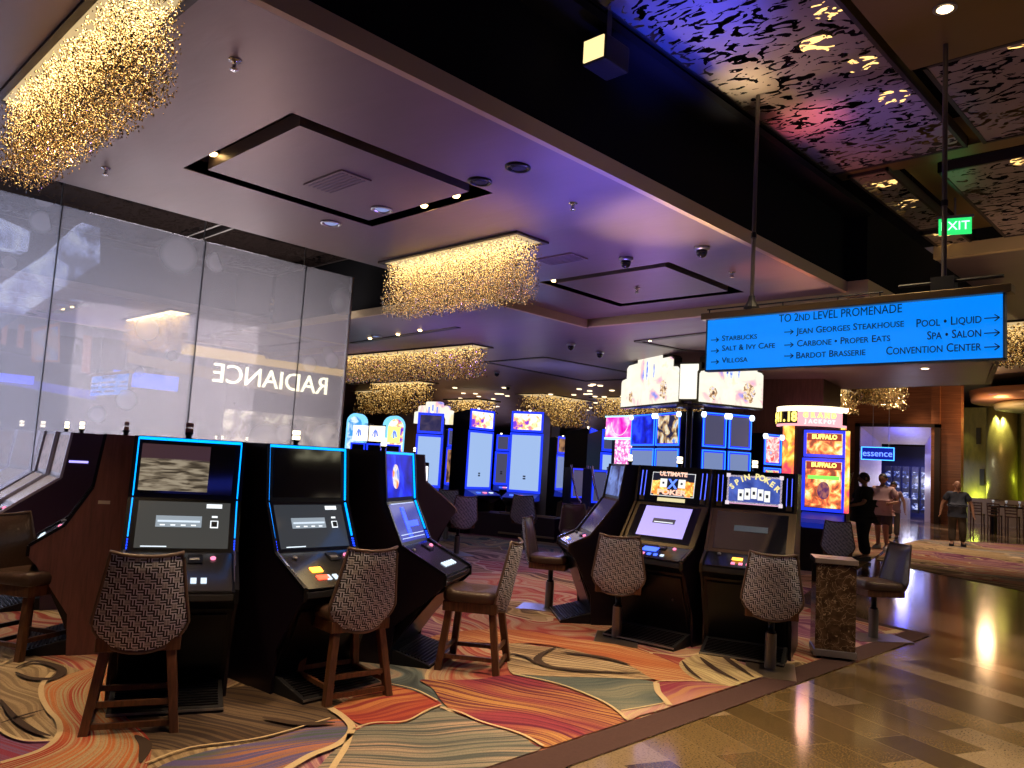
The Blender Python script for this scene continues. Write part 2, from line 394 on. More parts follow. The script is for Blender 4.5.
# the lower ceiling farther on, edged by a beige step
b = MB()
b.plate([(-6.8, 8.40), (-3.06, 8.40), (-3.06, 13.4), (-3.78, 16.0), (-7.0, 16.4), (-18, 42), (-18, 56), (-48, 56), (-48, 6.35), (-6.8, 6.35)], 3.5, 3.6)
struct(b.build('ceiling', CEIL2))
b = MB()
b.box(-6.84, EX - .0, 8.32, 8.40, 3.5, 3.7); b.box(-6.84, -6.785, 6.35, 8.34, 3.49, 3.61); b.box(-14, -6.84, 6.30, 6.35, 3.5, 3.6)
b.box(EX - .03, EX + .02, -6, 8.34, 3.595, 3.71); b.box(EX, -3.03, 8.28, 8.34, 3.55, 3.71); b.box(-3.08, -3.03, 8.34, 13.4, 3.5, 3.71)
struct(b.build('trim_2', STRIPM))
b = MB()                            # dark fascia up to the high ceiling
b.box(EX - .2, EX, -6, 8.3, 3.7, 4.4); b.box(EX, -3.05, 8.3, 8.36, 3.71, 4.4); b.box(-3.1, -3.05, 8.36, 13, 3.71, 4.5)
b.box(-6.9, -6.86, -6, 6.3, 3.7, 4.6); b.box(-12, -6.9, 6.36, 6.42, 3.6, 4.6)
b.box(EX - .12, -3.0, -6, 8.3, 4.4, 4.46)
struct(b.build('trim_3', DKFASCIA))
b = MB(); b.box(-14, 6, -6, 14, 5.6, 5.7); struct(b.build('ceiling', DKFASCIA))
# soffit of the promenade ahead and high ceiling of the far hall
b = MB(); b.box(-3.05, 3, 10.6, 15, 4.45, 4.55); struct(b.build('ceiling', CEIL2))
b = MB(); b.box(-3.05, 3, 10.5, 10.6, 4.44, 4.6); struct(b.build('trim_4', STRIPM))
b = MB(); b.box(-48, 6, 14, 56, 6.4, 6.5); b.plate([(-7, 16.4), (-7.2, 16.4), (-18.2, 42), (-18, 42)], 3.6, 6.4); struct(b.build('ceiling', mat('hall_ceiling', (.16, .11, .08), .5, .2)))
b = MB(); b.plate([(-3.06, 13.45), (-3.78, 16.0), (-7.0, 16.4), (-7, 16.5), (-3.7, 16.1), (-3.0, 13.5)], 3.5, 5.0); b.box(-3.05, 3, 14.95, 15.0, 4.45, 6.4)
struct(b.build('trim_5', mat('soffit_edge', (.14, .09, .06), .5)))
# gold smooth soffit box between the perforated panels
b = MB(); b.box(-1.83, 2.9, 2.2, 5.75, 4.56, 5.2); b.box(-3.1, 2.9, 7.5, 7.75, 4.62, 4.9); b.box(-2.62, -2.3, 7.8, 10.5, 4.75, 4.9)
struct(b.build('trim_6', GOLDCEIL))

def perf_panel(x0, x1, y0, y1, z, label, sheet=None):
    t = thing('perforated_ceiling_panel', ((x0 + x1) / 2, (y0 + y1) / 2, z), 0, label, 'ceiling panel', 'perforated metal ceiling panels')
    w, d = (x1 - x0) / 2, (y1 - y0) / 2
    b = MB(); b.add([(-w, -d, 0), (w, -d, 0), (w, d, 0), (-w, d, 0)], [(0, 1, 2, 3)]); b.build('perforated_sheet', sheet or PERF, t)
    b = MB()
    for q in ((-w, -w + .03, -d, d), (w - .03, w, -d, d), (-w, w, -d, -d + .03), (-w, w, d - .03, d)): b.box(*q, -.01, .09)
    b.build('panel_frame', mat('panel_frame', (.05, .035, .03), .5), t)
perf_panel(-3.12, -1.90, -2.5, 7.48, 4.6, 'long perforated ceiling panel washed in blue and pink light')
perf_panel(-1.78, 2.4, 5.82, 7.48, 4.6, 'perforated panel on the right beyond the smooth gold soffit')
perf_panel(-3.0, -2.62, 7.62, 9.75, 4.6, 'narrow perforated panel past the long one, near the sign post')
perf_panel(-3.02, -2.62, 9.9, 12.2, 4.6, 'far narrow perforated panel just above the blue sign')
perf_panel(-2.28, 2.4, 7.95, 10.5, 4.6, 'perforated panel on the right behind the green exit sign')
perf_panel(-11.6, -6.95, -1.5, 4.35, 4.4, 'perforated panel in the slot above the glass wall', PERF_SHADE)
perf_panel(-11.6, -6.95, 4.5, 6.3, 4.4, 'short perforated panel above the far end of the glass wall', PERF_SHADE)
# lamps above the perforated sheets, seen as bright flecks through the holes
for i, (x, y, z) in enumerate([(-2.75, 4.35, 4.95), (-2.2, 5.2, 4.9), (-2.3, 6.1, 4.9), (-2.3, 6.8, 4.9), (-1.3, 6.4, 4.9), (-1.15, 6.9, 4.9), (-2.88, 8.3, 4.72),
                               (-2.88, 9.1, 4.72), (-2.9, 10.4, 4.72), (-2.45, 5.6, 4.9), (-1.75, 8.9, 4.9), (-1.5, 9.6, 4.9), (-9.3, 2.35, 4.7), (-9.2, 4.1, 4.7), (-9.6, 5.6, 4.7), (-3.3, 3.6, 4.95)]):
    if i == 0: lamp0 = None
    if lamp0 is None:
        lamp0 = thing('high_bay_lamp', (x, y, z), 0, 'warm lamp seen through holes of a perforated ceiling panel', 'lamp', 'lamps above the perforated panels')
        b = MB(); b.lathe([(.14, .01), (.17, .03), (.12, .16), (.05, .2)], 14); b.tube([(0, 0, .18), (0, 0, .70)], .02, 6); b.build('lamp_housing', BLACKM, lamp0)
        b = MB(); b.lathe([(.13, 0), (.13, .012)], 14); b.build('lamp_glass', emis('warm_lamp', (1., .6, .18), 1.8), lamp0)
    else: dup(lamp0, (x, y, z))

# small ceiling fixtures -------------------------------------------------
def fixture_dome(loc, label):
    t = thing('dome_camera', loc, 0, label, 'camera', 'dome cameras on the low ceiling'); t.scale = (.82, .82, .82)
    b = MB(); b.lathe([(.085, 0), (.085, -.025), (.07, -.04)], 18); b.build('mounting_ring', STEEL, t, True)
    b = MB(); b.lathe([(.062, -.035), (.06, -.07), (.045, -.105), (.015, -.122)], 18); b.build('smoked_dome', DGLASS, t, True)
for (px, py), z, lb in (((626, 258), 3.6, 'dome camera above the near corner of the second ceiling tray'), ((702, 247), 3.6, 'dome camera right of the second ceiling tray, near the beige edge'),
                    ((571, 344), 3.5, 'dome camera left of the pair on the far lower ceiling'), ((600, 352), 3.5, 'dome camera right of the pair on the far lower ceiling'),
                    ((497, 372), 3.5, 'small dome camera beside the far blue lit tray'), ((508, 386), 3.5, 'smallest dome camera before the far chandelier'), ((923, 282), 4.45, 'dome camera above the blue sign beside its right post')):
    fixture_dome(P(px, py, z), lb)
def downlight(loc, label, glow=False, r=.07):
    t = thing('recessed_speaker' if not glow else 'recessed_downlight', loc, 0, label, 'speaker' if not glow else 'lamp', None)
    b = MB(); b.lathe([(r + .02, 0), (r + .02, -.012), (r, -.014), (r, 0)], 20); b.build('trim_ring', STEEL if glow else BLACK, t, True)
    b = MB(); b.lathe([(r - .01, -.001), (r * .6, -.012)], 20); b.build('lens' if glow else 'speaker_grille', emis('cool_lens', (.4, .5, 1), .45) if glow else BLACKM, t)
downlight(P(518, 167, 3.6), 'round black ceiling fitting, right of two beside first tray corner')
downlight(P(480, 181, 3.6), 'round black ceiling fitting, left of two beside first tray corner')
downlight(P(382, 209, 3.6), 'round glossy fitting inside the first ceiling tray', True)
downlight(P(331, 223, 3.6), 'round glossy fitting left of the first tray front corner', True)
downlight(P(376, 336, 3.5), 'round fitting on the violet far ceiling above second chandelier', True, .07)
for (px, py), z, r, lb in (((945, 8), 4.56, .05, 'small warm downlight beside the top of the right sign post'), ((594, 22), 4.46, .05, 'tiny warm downlight above the square bulkhead lamp'),
                     ((925, 368), 3.5, .06, 'small warm downlight in the soffit under the sign')):
    t = thing('recessed_downlight', P(px, py, z), 0, lb, 'lamp')
    b = MB(); b.lathe([(r + .02, 0), (r + .02, -.01)], 16); b.build('trim_ring', STEEL, t)
    b = MB(); b.lathe([(r, -.008), (r * .8, -.016)], 16); b.build('lens', emis('warm_lens', (1, .7, .38), 6), t)
# adjustable spots in the tray channels
SPOT = [((213, 153), 3.68), ((284, 199), 3.68), ((333, 213), 3.66), ((396, 219), 3.64), ((424, 205), 3.64), ((456, 195), 3.64), ((341, 134), 3.7),
        ((554, 280), 3.66), ((588, 300), 3.64), ((663, 297), 3.66), ((420, 330), 3.5), ((398, 334), 3.5), ((370, 338), 3.5), ((650, 340), 3.5)]
spot0 = None
for (px, py), z in SPOT:
    p = P(px, py, z)
    if spot0 is None:
        spot0 = thing('tray_spotlight', p, 0, 'small warm spotlight tucked in a dark ceiling channel', 'lamp', 'spotlights in the ceiling channels')
        b = MB(); b.lathe([(.035, .07), (.042, .01), (.04, 0)], 12); b.build('spot_body', BLACKM, spot0)
        b = MB(); b.lathe([(.034, -.002), (.022, -.02)], 12); b.build('spot_lens', emis('warm_spot', (1, .66, .25), 9), spot0)
    else: dup(spot0, p)
# sprinklers
for i, (px, py) in enumerate(((235, 60), (106, 168), (573, 203), (637, 288), (732, 272))):
    t = thing('sprinkler', P(px, py, 3.6), 0, ['chrome sprinkler head on the near plain ceiling', 'chrome sprinkler head near the chandelier over the glass wall', 'chrome sprinkler head on the violet part of the ceiling',
              'chrome sprinkler head inside the second tray', 'chrome sprinkler head near the beige ceiling edge'][i], 'sprinkler', 'ceiling sprinklers')
    b = MB(); b.lathe([(.035, 0), (.035, -.006), (.012, -.01), (.01, -.045), (.022, -.05), (.022, -.055)], 12); b.build('sprinkler_head', CHROME, t, True)
    b = MB(); b.beam((-.018, 0, -.008), (-.014, 0, -.05), .004); b.beam((.018, 0, -.008), (.014, 0, -.05), .004); b.build('yoke_arm', CHROME, t)
# square vents
for px, py, w, lb in ((337, 182, .26, 'square access panel inside the first ceiling tray'), (561, 259, .24, 'square air grille beside the near chandelier')):
    t = thing('ceiling_access_panel', P(px, py, 3.6), 0, lb, 'vent')
    b = MB(); b.box(-w, w, -.13, .13, -.012, 0); b.build('panel_plate', CEIL, t, bevel=.004)
    b = MB()
    for k in range(6): b.box(-w + .03, w - .03, -.105 + k * .038, -.095 + k * .038, -.016, -.012)
    b.build('grille_slats', mat('vent_grey', (.2, .16, .17), .5), t)
# far violet tray with track
b = MB(); q = [P(352, 343, 3.5), P(458, 327, 3.5)]; b.beam((q[0].x, q[0].y, 3.497), (q[1].x, q[1].y, 3.497), .1, .02)
pts = [P(485, 362, 3.5), P(545, 357, 3.5), P(660, 378, 3.5), P(585, 381, 3.5)]
for i in range(4):
    b.beam(pts[i] - Vector((0, 0, .004)), pts[(i + 1) % 4] - Vector((0, 0, .004)), .09, .02)
pts = [P(636, 341, 3.5), P(720, 331, 3.5), P(728, 352, 3.5), P(684, 350, 3.5)]
for i in range(4): b.beam(pts[i] - Vector((0, 0, .004)), pts[(i + 1) % 4] - Vector((0, 0, .004)), .09, .02)
struct(b.build('trim_7', mat('tray_channel', (.05, .035, .02), .5)))

# square bulkhead lamp fixed on the dark fascia
t = thing('bulkhead_lamp', P(603, 55, 4.2), R(0), 'square bulkhead lamp with a lit yellow face on the dark fascia', 'lamp')
b = MB(); b.box(-.09, .09, -.09, .16, -.085, .085); b.build('lamp_housing', BLACKM, t, bevel=.01)
b = MB(); b.box(-.078, .078, -.10, -.09, -.07, .07); b.build('lamp_glass', emis('square_glow', (1, .74, .34), 1.1), t)
b = MB(); b.box(-.02, .02, .0, .05, .085, .3); b.build('bracket', BLACKM, t)

# ------------------------------------------------------------------ glass wall
GX = -9.4; GT = 4.06; GY1 = 6.2
t = thing('glass_partition', (GX, 0, 0), 0, 'tall frosted glass wall with pale dot pattern behind the left machines', 'partition')
GM = m_glasswall()
edges = [-4.2, -1.7, .95, 2.45, 4.05, 5.45, GY1]
for y0, y1 in zip(edges[:-1], edges[1:]):
    b = MB(); b.box(-.012, .012, y0 + .002, y1 - .002, .05, GT); b.build('glass_pane', GM, t)
    b = MB(); b.box(-.014, .016, y1 - .005, y1 + .005, .05, GT); b.build('seam_seal', mat('seam_grey', (.12, .12, .13), .5), t)
b = MB(); b.box(-.03, .03, edges[0], GY1, 0, .05); b.build('floor_channel', STEEL, t)
b = MB(); b.box(-.025, .025, GY1 - .01, GY1 + .015, .05, GT); b.build('end_post', mat('pale_edge', (.6, .6, .6), .3), t)
for y in (2.45, 4.05, 5.45):
    b = MB(); b.tube([(-.05, y, GT - .03), (-.05, y, 4.4)], .008, 6); b.build('hanger_rod', STEEL, t)
# lit lounge behind the glass: stair-like luminous ceiling and pale walls
t = thing('lounge_light_trough', (-12.5, 2.0, 0), R(0), 'white luminous stepped ceiling glimpsed through the left of the glass wall', 'light')
WLM = m_noiseart('white_trough', [(.38, (.10, .12, .2)), (.5, (.45, .52, .85)), (.62, (.8, .88, 1.))], 3.2, 1.5, 2.)
def yz_prism(poly, x0, x1, nm, m_):
    b = MB(); b.prism([(y * .88 - 2.0, 1.6 + (z - 1.6) * .88) for y, z in poly], x0 + 1.5, x1 + 1.5); b.build(nm, m_, t)
yz_prism([(-1.5, .4), (2.68, 2.96), (3.35, 3.65), (3.84, 4.17), (3.79, 4.68), (3.54, 4.7), (3.2, 4.19), (2.62, 3.57), (-1.5, 1.0)], -.3, 0, 'stepped_soffit', WLM)
yz_prism([(-2, 3.75), (2.9, 4.12), (2.9, 4.4), (1.5, 4.75), (-2, 4.85)], -.3, 0, 'light_panel', WLM)
b = MB(); b.box(-4.3, -4.2, -6, 6, 0, 5.4); b.build('back_screen', mat('lounge_grey', (.34, .34, .38), .6), t)

def at_x(px, py, X):
    r = fw + rt * (px - 512) / FOC + up * (384 - py) / FOC
    k = X / r.x; return r.y * k, r.z * k + EYE
t = thing('lounge_wall_unit', (-13.0, 0, 0), 0, 'dark wall unit with copper strips and a framed picture seen through the left glass', 'wall unit')
def gpanel(nm, q, m_, dx=0):
    pts = [at_x(px, py, -13.0 + dx) for px, py in q]; b = MB(); b.prism([(y, z) for y, z in pts], dx - .03, dx); return b.build(nm, m_, t)
gpanel('dark_backing', [(-40, 322), (165, 349), (165, 384), (-40, 342)], mat('unit_dark', (.015, .012, .018), .4))
gpanel('brown_panel', [(93, 336), (128, 341), (125, 380), (93, 375)], mat('unit_brown', (.05, .03, .02), .5), .05)
for q in ([(3, 322), (8, 323), (6, 345), (1, 344)], [(19, 324), (25, 325), (23, 348), (17, 347)], [(84, 335), (92, 336), (90, 374), (82, 372)]): gpanel('copper_strip', q, mat('unit_copper', (.55, .28, .2), .35, .6, emit=(.3, .12, .08), es=.5), .08)
fr = gpanel('picture_frame', [(32, 329), (60, 322), (60, 362), (32, 362)], mat('unit_copper', (.55, .28, .2), .35, .6), .1)
gpanel('framed_picture', [(34, 332), (58, 326), (58, 360), (34, 360)], m_noiseart('pale_lounge_art', [(.4, (.1, .2, .7)), (.55, (.6, .6, .7)), (.65, (.8, .5, .4))], 3, .9), .12)
gpanel('blue_glow_band', [(-40, 368), (100, 392), (95, 400), (-40, 376)], emis('lounge_blue', (.1, .12, .9), 1.2), .1)
gpanel('gold_shelf', [(128, 352), (300, 385), (300, 398), (128, 362)], mat('shelf_gold', (.5, .34, .12), .5, emit=(.4, .26, .08), es=.6), .1)
# ------------------------------------------------------------------ bead chandeliers
def bead_curtain(loc, lx, ly, h, n, s, label, rz=0, power=30, lampcol=(1, .76, .42)):
    power *= .22 if s < .01 else .16; n = int(n * (1.7 if s < .01 else .9)); s *= .78 if s < .01 else 1.25
    t = thing('bead_chandelier', loc, rz, label, 'chandelier', 'gold bead chandeliers')
    b = MB()
    for q in ((-lx / 2 - .04, lx / 2 + .04, -ly / 2 - .04, -ly / 2), (-lx / 2 - .04, lx / 2 + .04, ly / 2, ly / 2 + .04), (-lx / 2 - .04, -lx / 2, -ly / 2, ly / 2), (lx / 2, lx / 2 + .04, -ly / 2, ly / 2)):
        b.box(*q, -.02, .02)
    b.build('frame', mat('chandelier_frame', (.04, .022, .016), .5), t)
    b = MB(); b.box(-lx / 2, lx / 2, -ly / 2, ly / 2, -.012, -.004); b.build('lamp_tray', emis('tray_glow', (1, .72, .36), .45), t)
    vs = []; fs = []
    rnd = random.Random(int(n + lx * 100))
    for i in range(n):
        x = rnd.uniform(-lx / 2, lx / 2); y = rnd.uniform(-ly / 2, ly / 2)
        ragged = h * (1 - .13 * rnd.random() ** 2)
        z = -.02 - ragged * rnd.random() ** .9
        r = s * rnd.uniform(.6, 1.15); a = rnd.uniform(0, PI); tl = rnd.uniform(.7, 1.6)
        cx, sx = math.cos(a) * r, math.sin(a) * r; o = len(vs)
        k = rnd.uniform(-.6, .6) * r
        vs += [(x + cx, y + sx, z + k), (x - sx * .6, y + cx * .6, z), (x - cx, y - sx, z - k), (x + sx * .6, y - cx * .6, z), (x, y, z + r * tl), (x, y, z - r * tl)]
        fs += [(o, o + 1, o + 4), (o + 1, o + 2, o + 4), (o + 2, o + 3, o + 4), (o + 3, o, o + 4), (o + 1, o, o + 5), (o + 2, o + 1, o + 5), (o + 3, o + 2, o + 5), (o, o + 3, o + 5)]
    me = bpy.data.meshes.new('bead_strands'); me.from_pydata(vs, [], fs); me.materials.append(GOLD)
    o = bpy.data.objects.new('bead_strands', me); C.objects.link(o); o.parent = t; o['kind'] = 'stuff'
    w = Vector(loc)
    light('AREA', (w.x, w.y, w.z - .02), power, lampcol, (w.x, w.y, 0), shape='RECTANGLE', size=lx * .95 if rz == 0 else ly, size_y=ly * .9 if rz == 0 else lx)
    return t
bead_curtain((-4.47, 1.17, 3.6), 2.04, .26, .52, 11000, .0085, 'large gold bead chandelier at top left nearest the camera', power=42)
bead_curtain((-5.72, 4.95, 3.6), 1.95, .34, .56, 13000, .0085, 'gold bead chandelier left of the second tray, beside the glass wall end', power=42)
bead_curtain((-11.6, 8.95, 3.5), 4.1, .4, .52, 7000, .014, 'long gold bead chandelier on the far violet ceiling, behind the glass end', power=45)
bead_curtain((-16.8, 12.9, 3.5), 2.2, .6, .6, 2200, .022, 'gold bead chandelier above the white lantern topper of the left bank', power=30)
bead_curtain((-14.9, 17.0, 3.5), 1.0, 2.2, .8, 2600, .024, 'gold bead chandelier right behind the two tall portrait machines', power=30)
bead_curtain((-19.5, 14.5, 3.5), 2.6, .8, .7, 1800, .026, 'dim gold bead chandelier farthest left in the hall', power=22)
bead_curtain((-16.5, 15.2, 3.25), 1.4, .8, .65, 1600, .024, 'gold bead chandelier low between the two tall portrait machines', power=22)
bead_curtain((-12.1, 17.5, 3.5), 3.2, .8, .55, 2600, .024, 'gold bead chandelier behind the pink topped machine', power=30)
bead_curtain((-7.12, 20.3, 4.2), .5, 2.9, .66, 3000, .022, 'gold bead chandelier hanging in the far hall just below the blue sign', power=14)
bead_curtain((-8.35, 20.6, 4.0), .6, 2.0, .6, 2200, .022, 'gold bead chandelier farther back above the buffalo machine', power=12)
bead_curtain((-3.72, 18.0, 4.8), .9, 2.0, .62, 3000, .02, 'gold bead chandelier at the right picture edge behind the sign', power=30)

# ------------------------------------------------------------------ hanging direction sign
SX0, SX1, SZ0, SZ1, SY = -3.25, -1.20, 2.405, 2.82, 5.5
cxs = (SX0 + SX1) / 2
t = thing('direction_sign', (cxs, SY, SZ0), 0, 'glowing blue hanging direction sign with dark lettering on two posts', 'sign')
hw = (SX1 - SX0) / 2; hz = SZ1 - SZ0
b = MB(); b.box(-hw, hw, 0, .05, .008, hz - .008); b.build('sign_face', mat('sign_blue', (.01, .05, .3), .4, emit=(.0, .195, .78), es=1.0), t)
b = MB()
for q in ((-hw - .01, hw + .01, -.006, .055, -.004, .008), (-hw - .01, -hw, -.006, .055, 0, hz), (hw, hw + .01, -.006, .055, 0, hz)): b.box(*q)
b.build('sign_edge', mat('sign_edge', (.02, .05, .12), .4), t)
b = MB(); b.box(-hw - .05, hw + .05, -.03, .08, hz - .003, hz + .05); b.build('top_rail', BRONZE, t, bevel=.005)
b = MB(); b.tube([(-hw - .02, .02, hz + .085), (hw * .3, .02, hz + .085)], .006, 6)
for x in (-hw, -hw * .4, 0, hw * .28): b.tube([(x, .02, hz + .04), (x, .02, hz + .09)], .005, 6)
b.tube([(hw * .4, .02, hz + .11), (hw * 1.0, .02, hz + .11)], .012, 6)
b.build('cable_conduit', BLACKM, t)
SGT = mat('sign_text', (.0, .01, .05), .5)
for nm, xr in (('post', -2.89), ('post', -1.54)):
    x = xr - cxs
    b = MB(); b.tube([(x, .025, hz + .05), (x, .025, 4.62 - SZ0 if xr < -2 else 4.58 - SZ0)], .016, 10); o = b.build('post', mat('post_grey', (.12, .10, .09), .4, .6), t)
    b = MB(); b.lathe([(.06, hz + .045), (.06, hz + .07), (.03, hz + .12), (.022, hz + .16)], 12, (x, .025)) if xr < -2 else b.box(x - .07, x + .07, -.02, .07, hz + .04, hz + .14)
    b.build('post_collar', BLACKM, t)
    b = MB(); b.lathe([(.022, hz + .62), (.022, hz + .66)], 10, (x, .025)); b.build('coupling', BLACK, t)
def signx(px): return SX0 + (px - 708) / 295.5 * 2.05   # rough first guess only
def arrow(x, z, s=.04):
    b = MB(); y = -.004
    b.beam((x - s, y, z), (x + s, y, z), .006); b.beam((x + s, y, z), (x + s * .35, y, z + s * .5), .006); b.beam((x + s, y, z), (x + s * .35, y, z - s * .5), .006)
    b.build('arrow', SGT, t)
def P_at_sign(px, py):
    r = fw + rt * (px - 512) / FOC + up * (384 - py) / FOC
    k = SY / r.y; return r.x * k - cxs, r.z * k + EYE - SZ0
lines = [('To 2nd Level Promenade', (779, 318), (902, 310), .085, False), ('Starbucks', (722, 339), (757, 336), .062, True), ('Salt & Ivy Cafe', (722, 349), (775, 345), .062, True),
         ('Villosa', (722, 361), (748, 359), .062, True), ('Jean Georges Steakhouse', (797, 331), (905, 324), .068, True), ('Carbone • Proper Eats', (797, 344), (890, 338), .068, True),
         ('Bardot Brasserie', (796, 356), (865, 352), .068, True), ('Pool • Liquid', (916, 324), (981, 319), .078, True), ('Spa • Salon', (927, 336), (981, 333), .078, True), ('Convention Center', (886, 351), (981, 347), .078, True)]
for s, a, c_, sz, small in lines:
    xa, za = P_at_sign(*a); xb, zb = P_at_sign(*c_); zm = (za + zb) / 2
    o = textmesh('lettering', s if small else s.upper().replace('2ND', '2nd'), sz, SGT, t, (xa, -.004, zm), align='LEFT', small=.82, ext=.0015, bold=.0005 if small else 0)
    wd = max(v.co.x for v in o.data.vertices) - min(v.co.x for v in o.data.vertices)
    o.scale.x = (xb - xa) / wd
for a in ((715, 340), (715, 351), (715, 362), (789, 332), (789, 345), (789, 356), (992, 318), (992, 333), (992, 347)):
    arrow(*P_at_sign(*a), s=.034 if a[0] < 900 else .042)
# green exit sign
t = thing('exit_sign', P(955, 226, 4.3), R(18), 'small green illuminated exit sign hanging among the ceiling panels', 'sign')
b = MB(); b.box(-.15, .15, -.012, .012, -.09, .08); b.build('sign_panel', mat('exit_panel', (.02, .2, .05), .4, emit=(.02, .55, .12), es=1.3), t)
textmesh('lettering', 'EXIT', .13, emis('exit_text', (.3, 1, .45), 3), t, (0, -.016, -.005), ext=.002)
b = MB(); b.box(-.17, .17, -.02, .02, .08, .11); b.tube([(0, 0, .1), (0, 0, .3)], .01, 6); b.build('hanger', STEEL, t)

# ------------------------------------------------------------------ stools
def surf(fn, nu, nv, th_fn=None, uvs=None):
    """grid surface from fn(u, v), u, v in 0..1; thickened by th_fn normal offset"""
    b = MB(); vs = []; uv = []
    for j in range(nv + 1):
        for i in range(nu + 1):
            p = fn(i / nu, j / nv); vs.append(p); uv.append(uvs(i / nu, j / nv, p) if uvs else (i / nu, j / nv))
    fs = [(j * (nu + 1) + i, j * (nu + 1) + i + 1, (j + 1) * (nu + 1) + i + 1, (j + 1) * (nu + 1) + i) for j in range(nv) for i in range(nu)]
    b.add(vs, fs); b.uv = uv; return b
def back_half(v):                  # half width of the shield shaped back, v 0 bottom .. 1 top
    if v < .28: return .245 * (.68 + .32 * math.sin(v / .28 * PI / 2))
    return .245 - (.245 - .18) * ((v - .28) / .72) ** .9
def back_point(u, v, off):
    hw_ = back_half(v); x = (u * 2 - 1) * hw_
    z = .475 + v * .495 + .018 * (abs(u * 2 - 1) ** 2.5) * (1 if v > .5 else 0) * (v - .5) * 2
    dome = .05 * (u * 2 - 1) ** 2
    z -= .035 * (1 - (u * 2 - 1) ** 2) * max(0, 1 - v / .3)
    y = .215 + .10 * v - dome * 1.1 + off
    return (x, y, z)
def stool_top(t):
    # leather front pad, fabric shell behind (the sitter faces -y, back at +y)
    f = lambda u, v: back_point(u, v, -.052 * (1 - abs(u * 2 - 1) ** 4) * (1 - abs(v * 2 - 1) ** 6))
    o = surf(f, 10, 12).build('back_cushion', LEATHER, t, True)
    g = lambda u, v: back_point(u, v, .018 * (1 - abs(u * 2 - 1) ** 6) * (1 - abs(v * 2 - 1) ** 8))
    bb = surf(g, 10, 12, uvs=lambda u, v, p: (p[0], p[2])); o = bb.build('fabric_back', WEAVE, t, True)
    pts = [back_point(0, k / 12, 0) for k in range(13)] + [back_point(k / 8, 1, 0) for k in range(1, 9)] + [back_point(1, 1 - k / 12, 0) for k in range(1, 13)] + [back_point(1 - k / 8, 0, 0) for k in range(1, 9)]
    b = MB(); b.tube(pts, .011, 6); b.build('piping', mat('piping_brown', (.12, .08, .06), .4), t, True)
    # seat cushion
    def sq(u, v):
        a = 2 * PI * u; e = .38
        cx = math.copysign(abs(math.cos(a)) ** e, math.cos(a)); sy = math.copysign(abs(math.sin(a)) ** e, math.sin(a))
        prof = [(.0, .590), (.19, .600), (.225, .592), (.24, .568), (.24, .535), (.232, .515), (.0, .515)]
        k = min(int(v * 6), 5); ff = v * 6 - k; r = prof[k][0] + (prof[k + 1][0] - prof[k][0]) * ff; z = prof[k][1] + (prof[k + 1][1] - prof[k][1]) * ff
        dip = -.02 * max(0, 1 - r / .2) if v < .5 else 0
        return (cx * r * .97, sy * r * .93 - .03, z + dip + (.012 if sy * r < -.15 and v < .5 else 0))
    surf(sq, 28, 12).build('seat', LEATHER, t, True)
def wooden_stool(loc, rz, label):
    t = thing('wooden_stool', loc, rz, label, 'stool', 'wooden slot machine stools')
    stool_top(t)
    b = MB(); b.box(-.215, .215, -.235, .185, .44, .515); b.build('seat_frame', WOOD, t, bevel=.006)
    tops = [(-.165, -.19), (.165, -.19), (-.165, .145), (.165, .145)]; bots = [(-.225, -.235), (.225, -.235), (-.225, .215), (.225, .215)]
    for (a, c), (d, e) in zip(tops, bots):
        b = MB(); b.beam((a, c, .46), (d, e, .0), .048, .052); b.build('leg', WOOD, t, bevel=.004)
    def at(i, z): k = z / .47; return Vector((bots[i][0] + (tops[i][0] - bots[i][0]) * k, bots[i][1] + (tops[i][1] - bots[i][1]) * k, z))
    for i, j, z in ((0, 1, .14), (2, 3, .06), (0, 2, .11), (1, 3, .11), (2, 3, .17)):
        b = MB(); b.beam(at(i, z), at(j, z), .022, .03); b.build('stretcher', WOOD, t)
    return t
def pedestal_stool(loc, rz, label, group='pedestal stools at the poker machines'):
    t = thing('pedestal_stool', loc, rz, label, 'stool', group)
    stool_top(t)
    b = MB(); b.box(-.21, .21, -.23, .18, .45, .515); b.build('seat_frame', WOOD, t, bevel=.006)
    b = MB(); b.lathe([(.06, .45), (.03, .43), (.026, .32), (.04, .315), (.04, .30)], 14, (0, -.03)); b.build('gas_lift', BLACK, t, True)
    b = MB(); b.lathe([(.047, .30), (.047, .015)], 18, (0, -.03)); b.build('post', mat('pedestal_grey', (.2, .19, .18), .35, .7), t)
    b = MB(); b.box(-.2, .2, -.3, .3, 0, .012); b.build('base_plate', mat('floor_plate', (.2, .16, .12), .35, .7), t, bevel=.004)
    return t
st0 = wooden_stool((-4.68, 1.87, 0), R(247), 'wooden stool with shield shaped woven back before the left blue lit machine')
def put(src, x, y, deg, label): dup(src, (x, y, 0), R(deg), label)
put(st0, -4.50, 3.15, 265, 'wooden stool with woven back before the second blue lit machine')
put(st0, -4.52, 4.38, 304, 'wooden stool seen side on, brown leather seat, before the angled machine')
put(st0, -6.62, 1.80, 118, 'wooden stool cut by the left picture edge, tan leather back facing right')
pd0 = pedestal_stool((-4.49, 6.17, 0), R(214), 'grey post stool with woven back before the poker machine with white screen')
put(pd0, -3.08, 6.40, 206, 'grey post stool with woven back nearest the marble pedestal')
put(pd0, -3.05, 8.72, 322, 'grey post stool side on at the carpet edge right of the marble pedestal')
put(pd0, -5.86, 6.72, 120, 'grey post stool turned side on left of the poker machines')

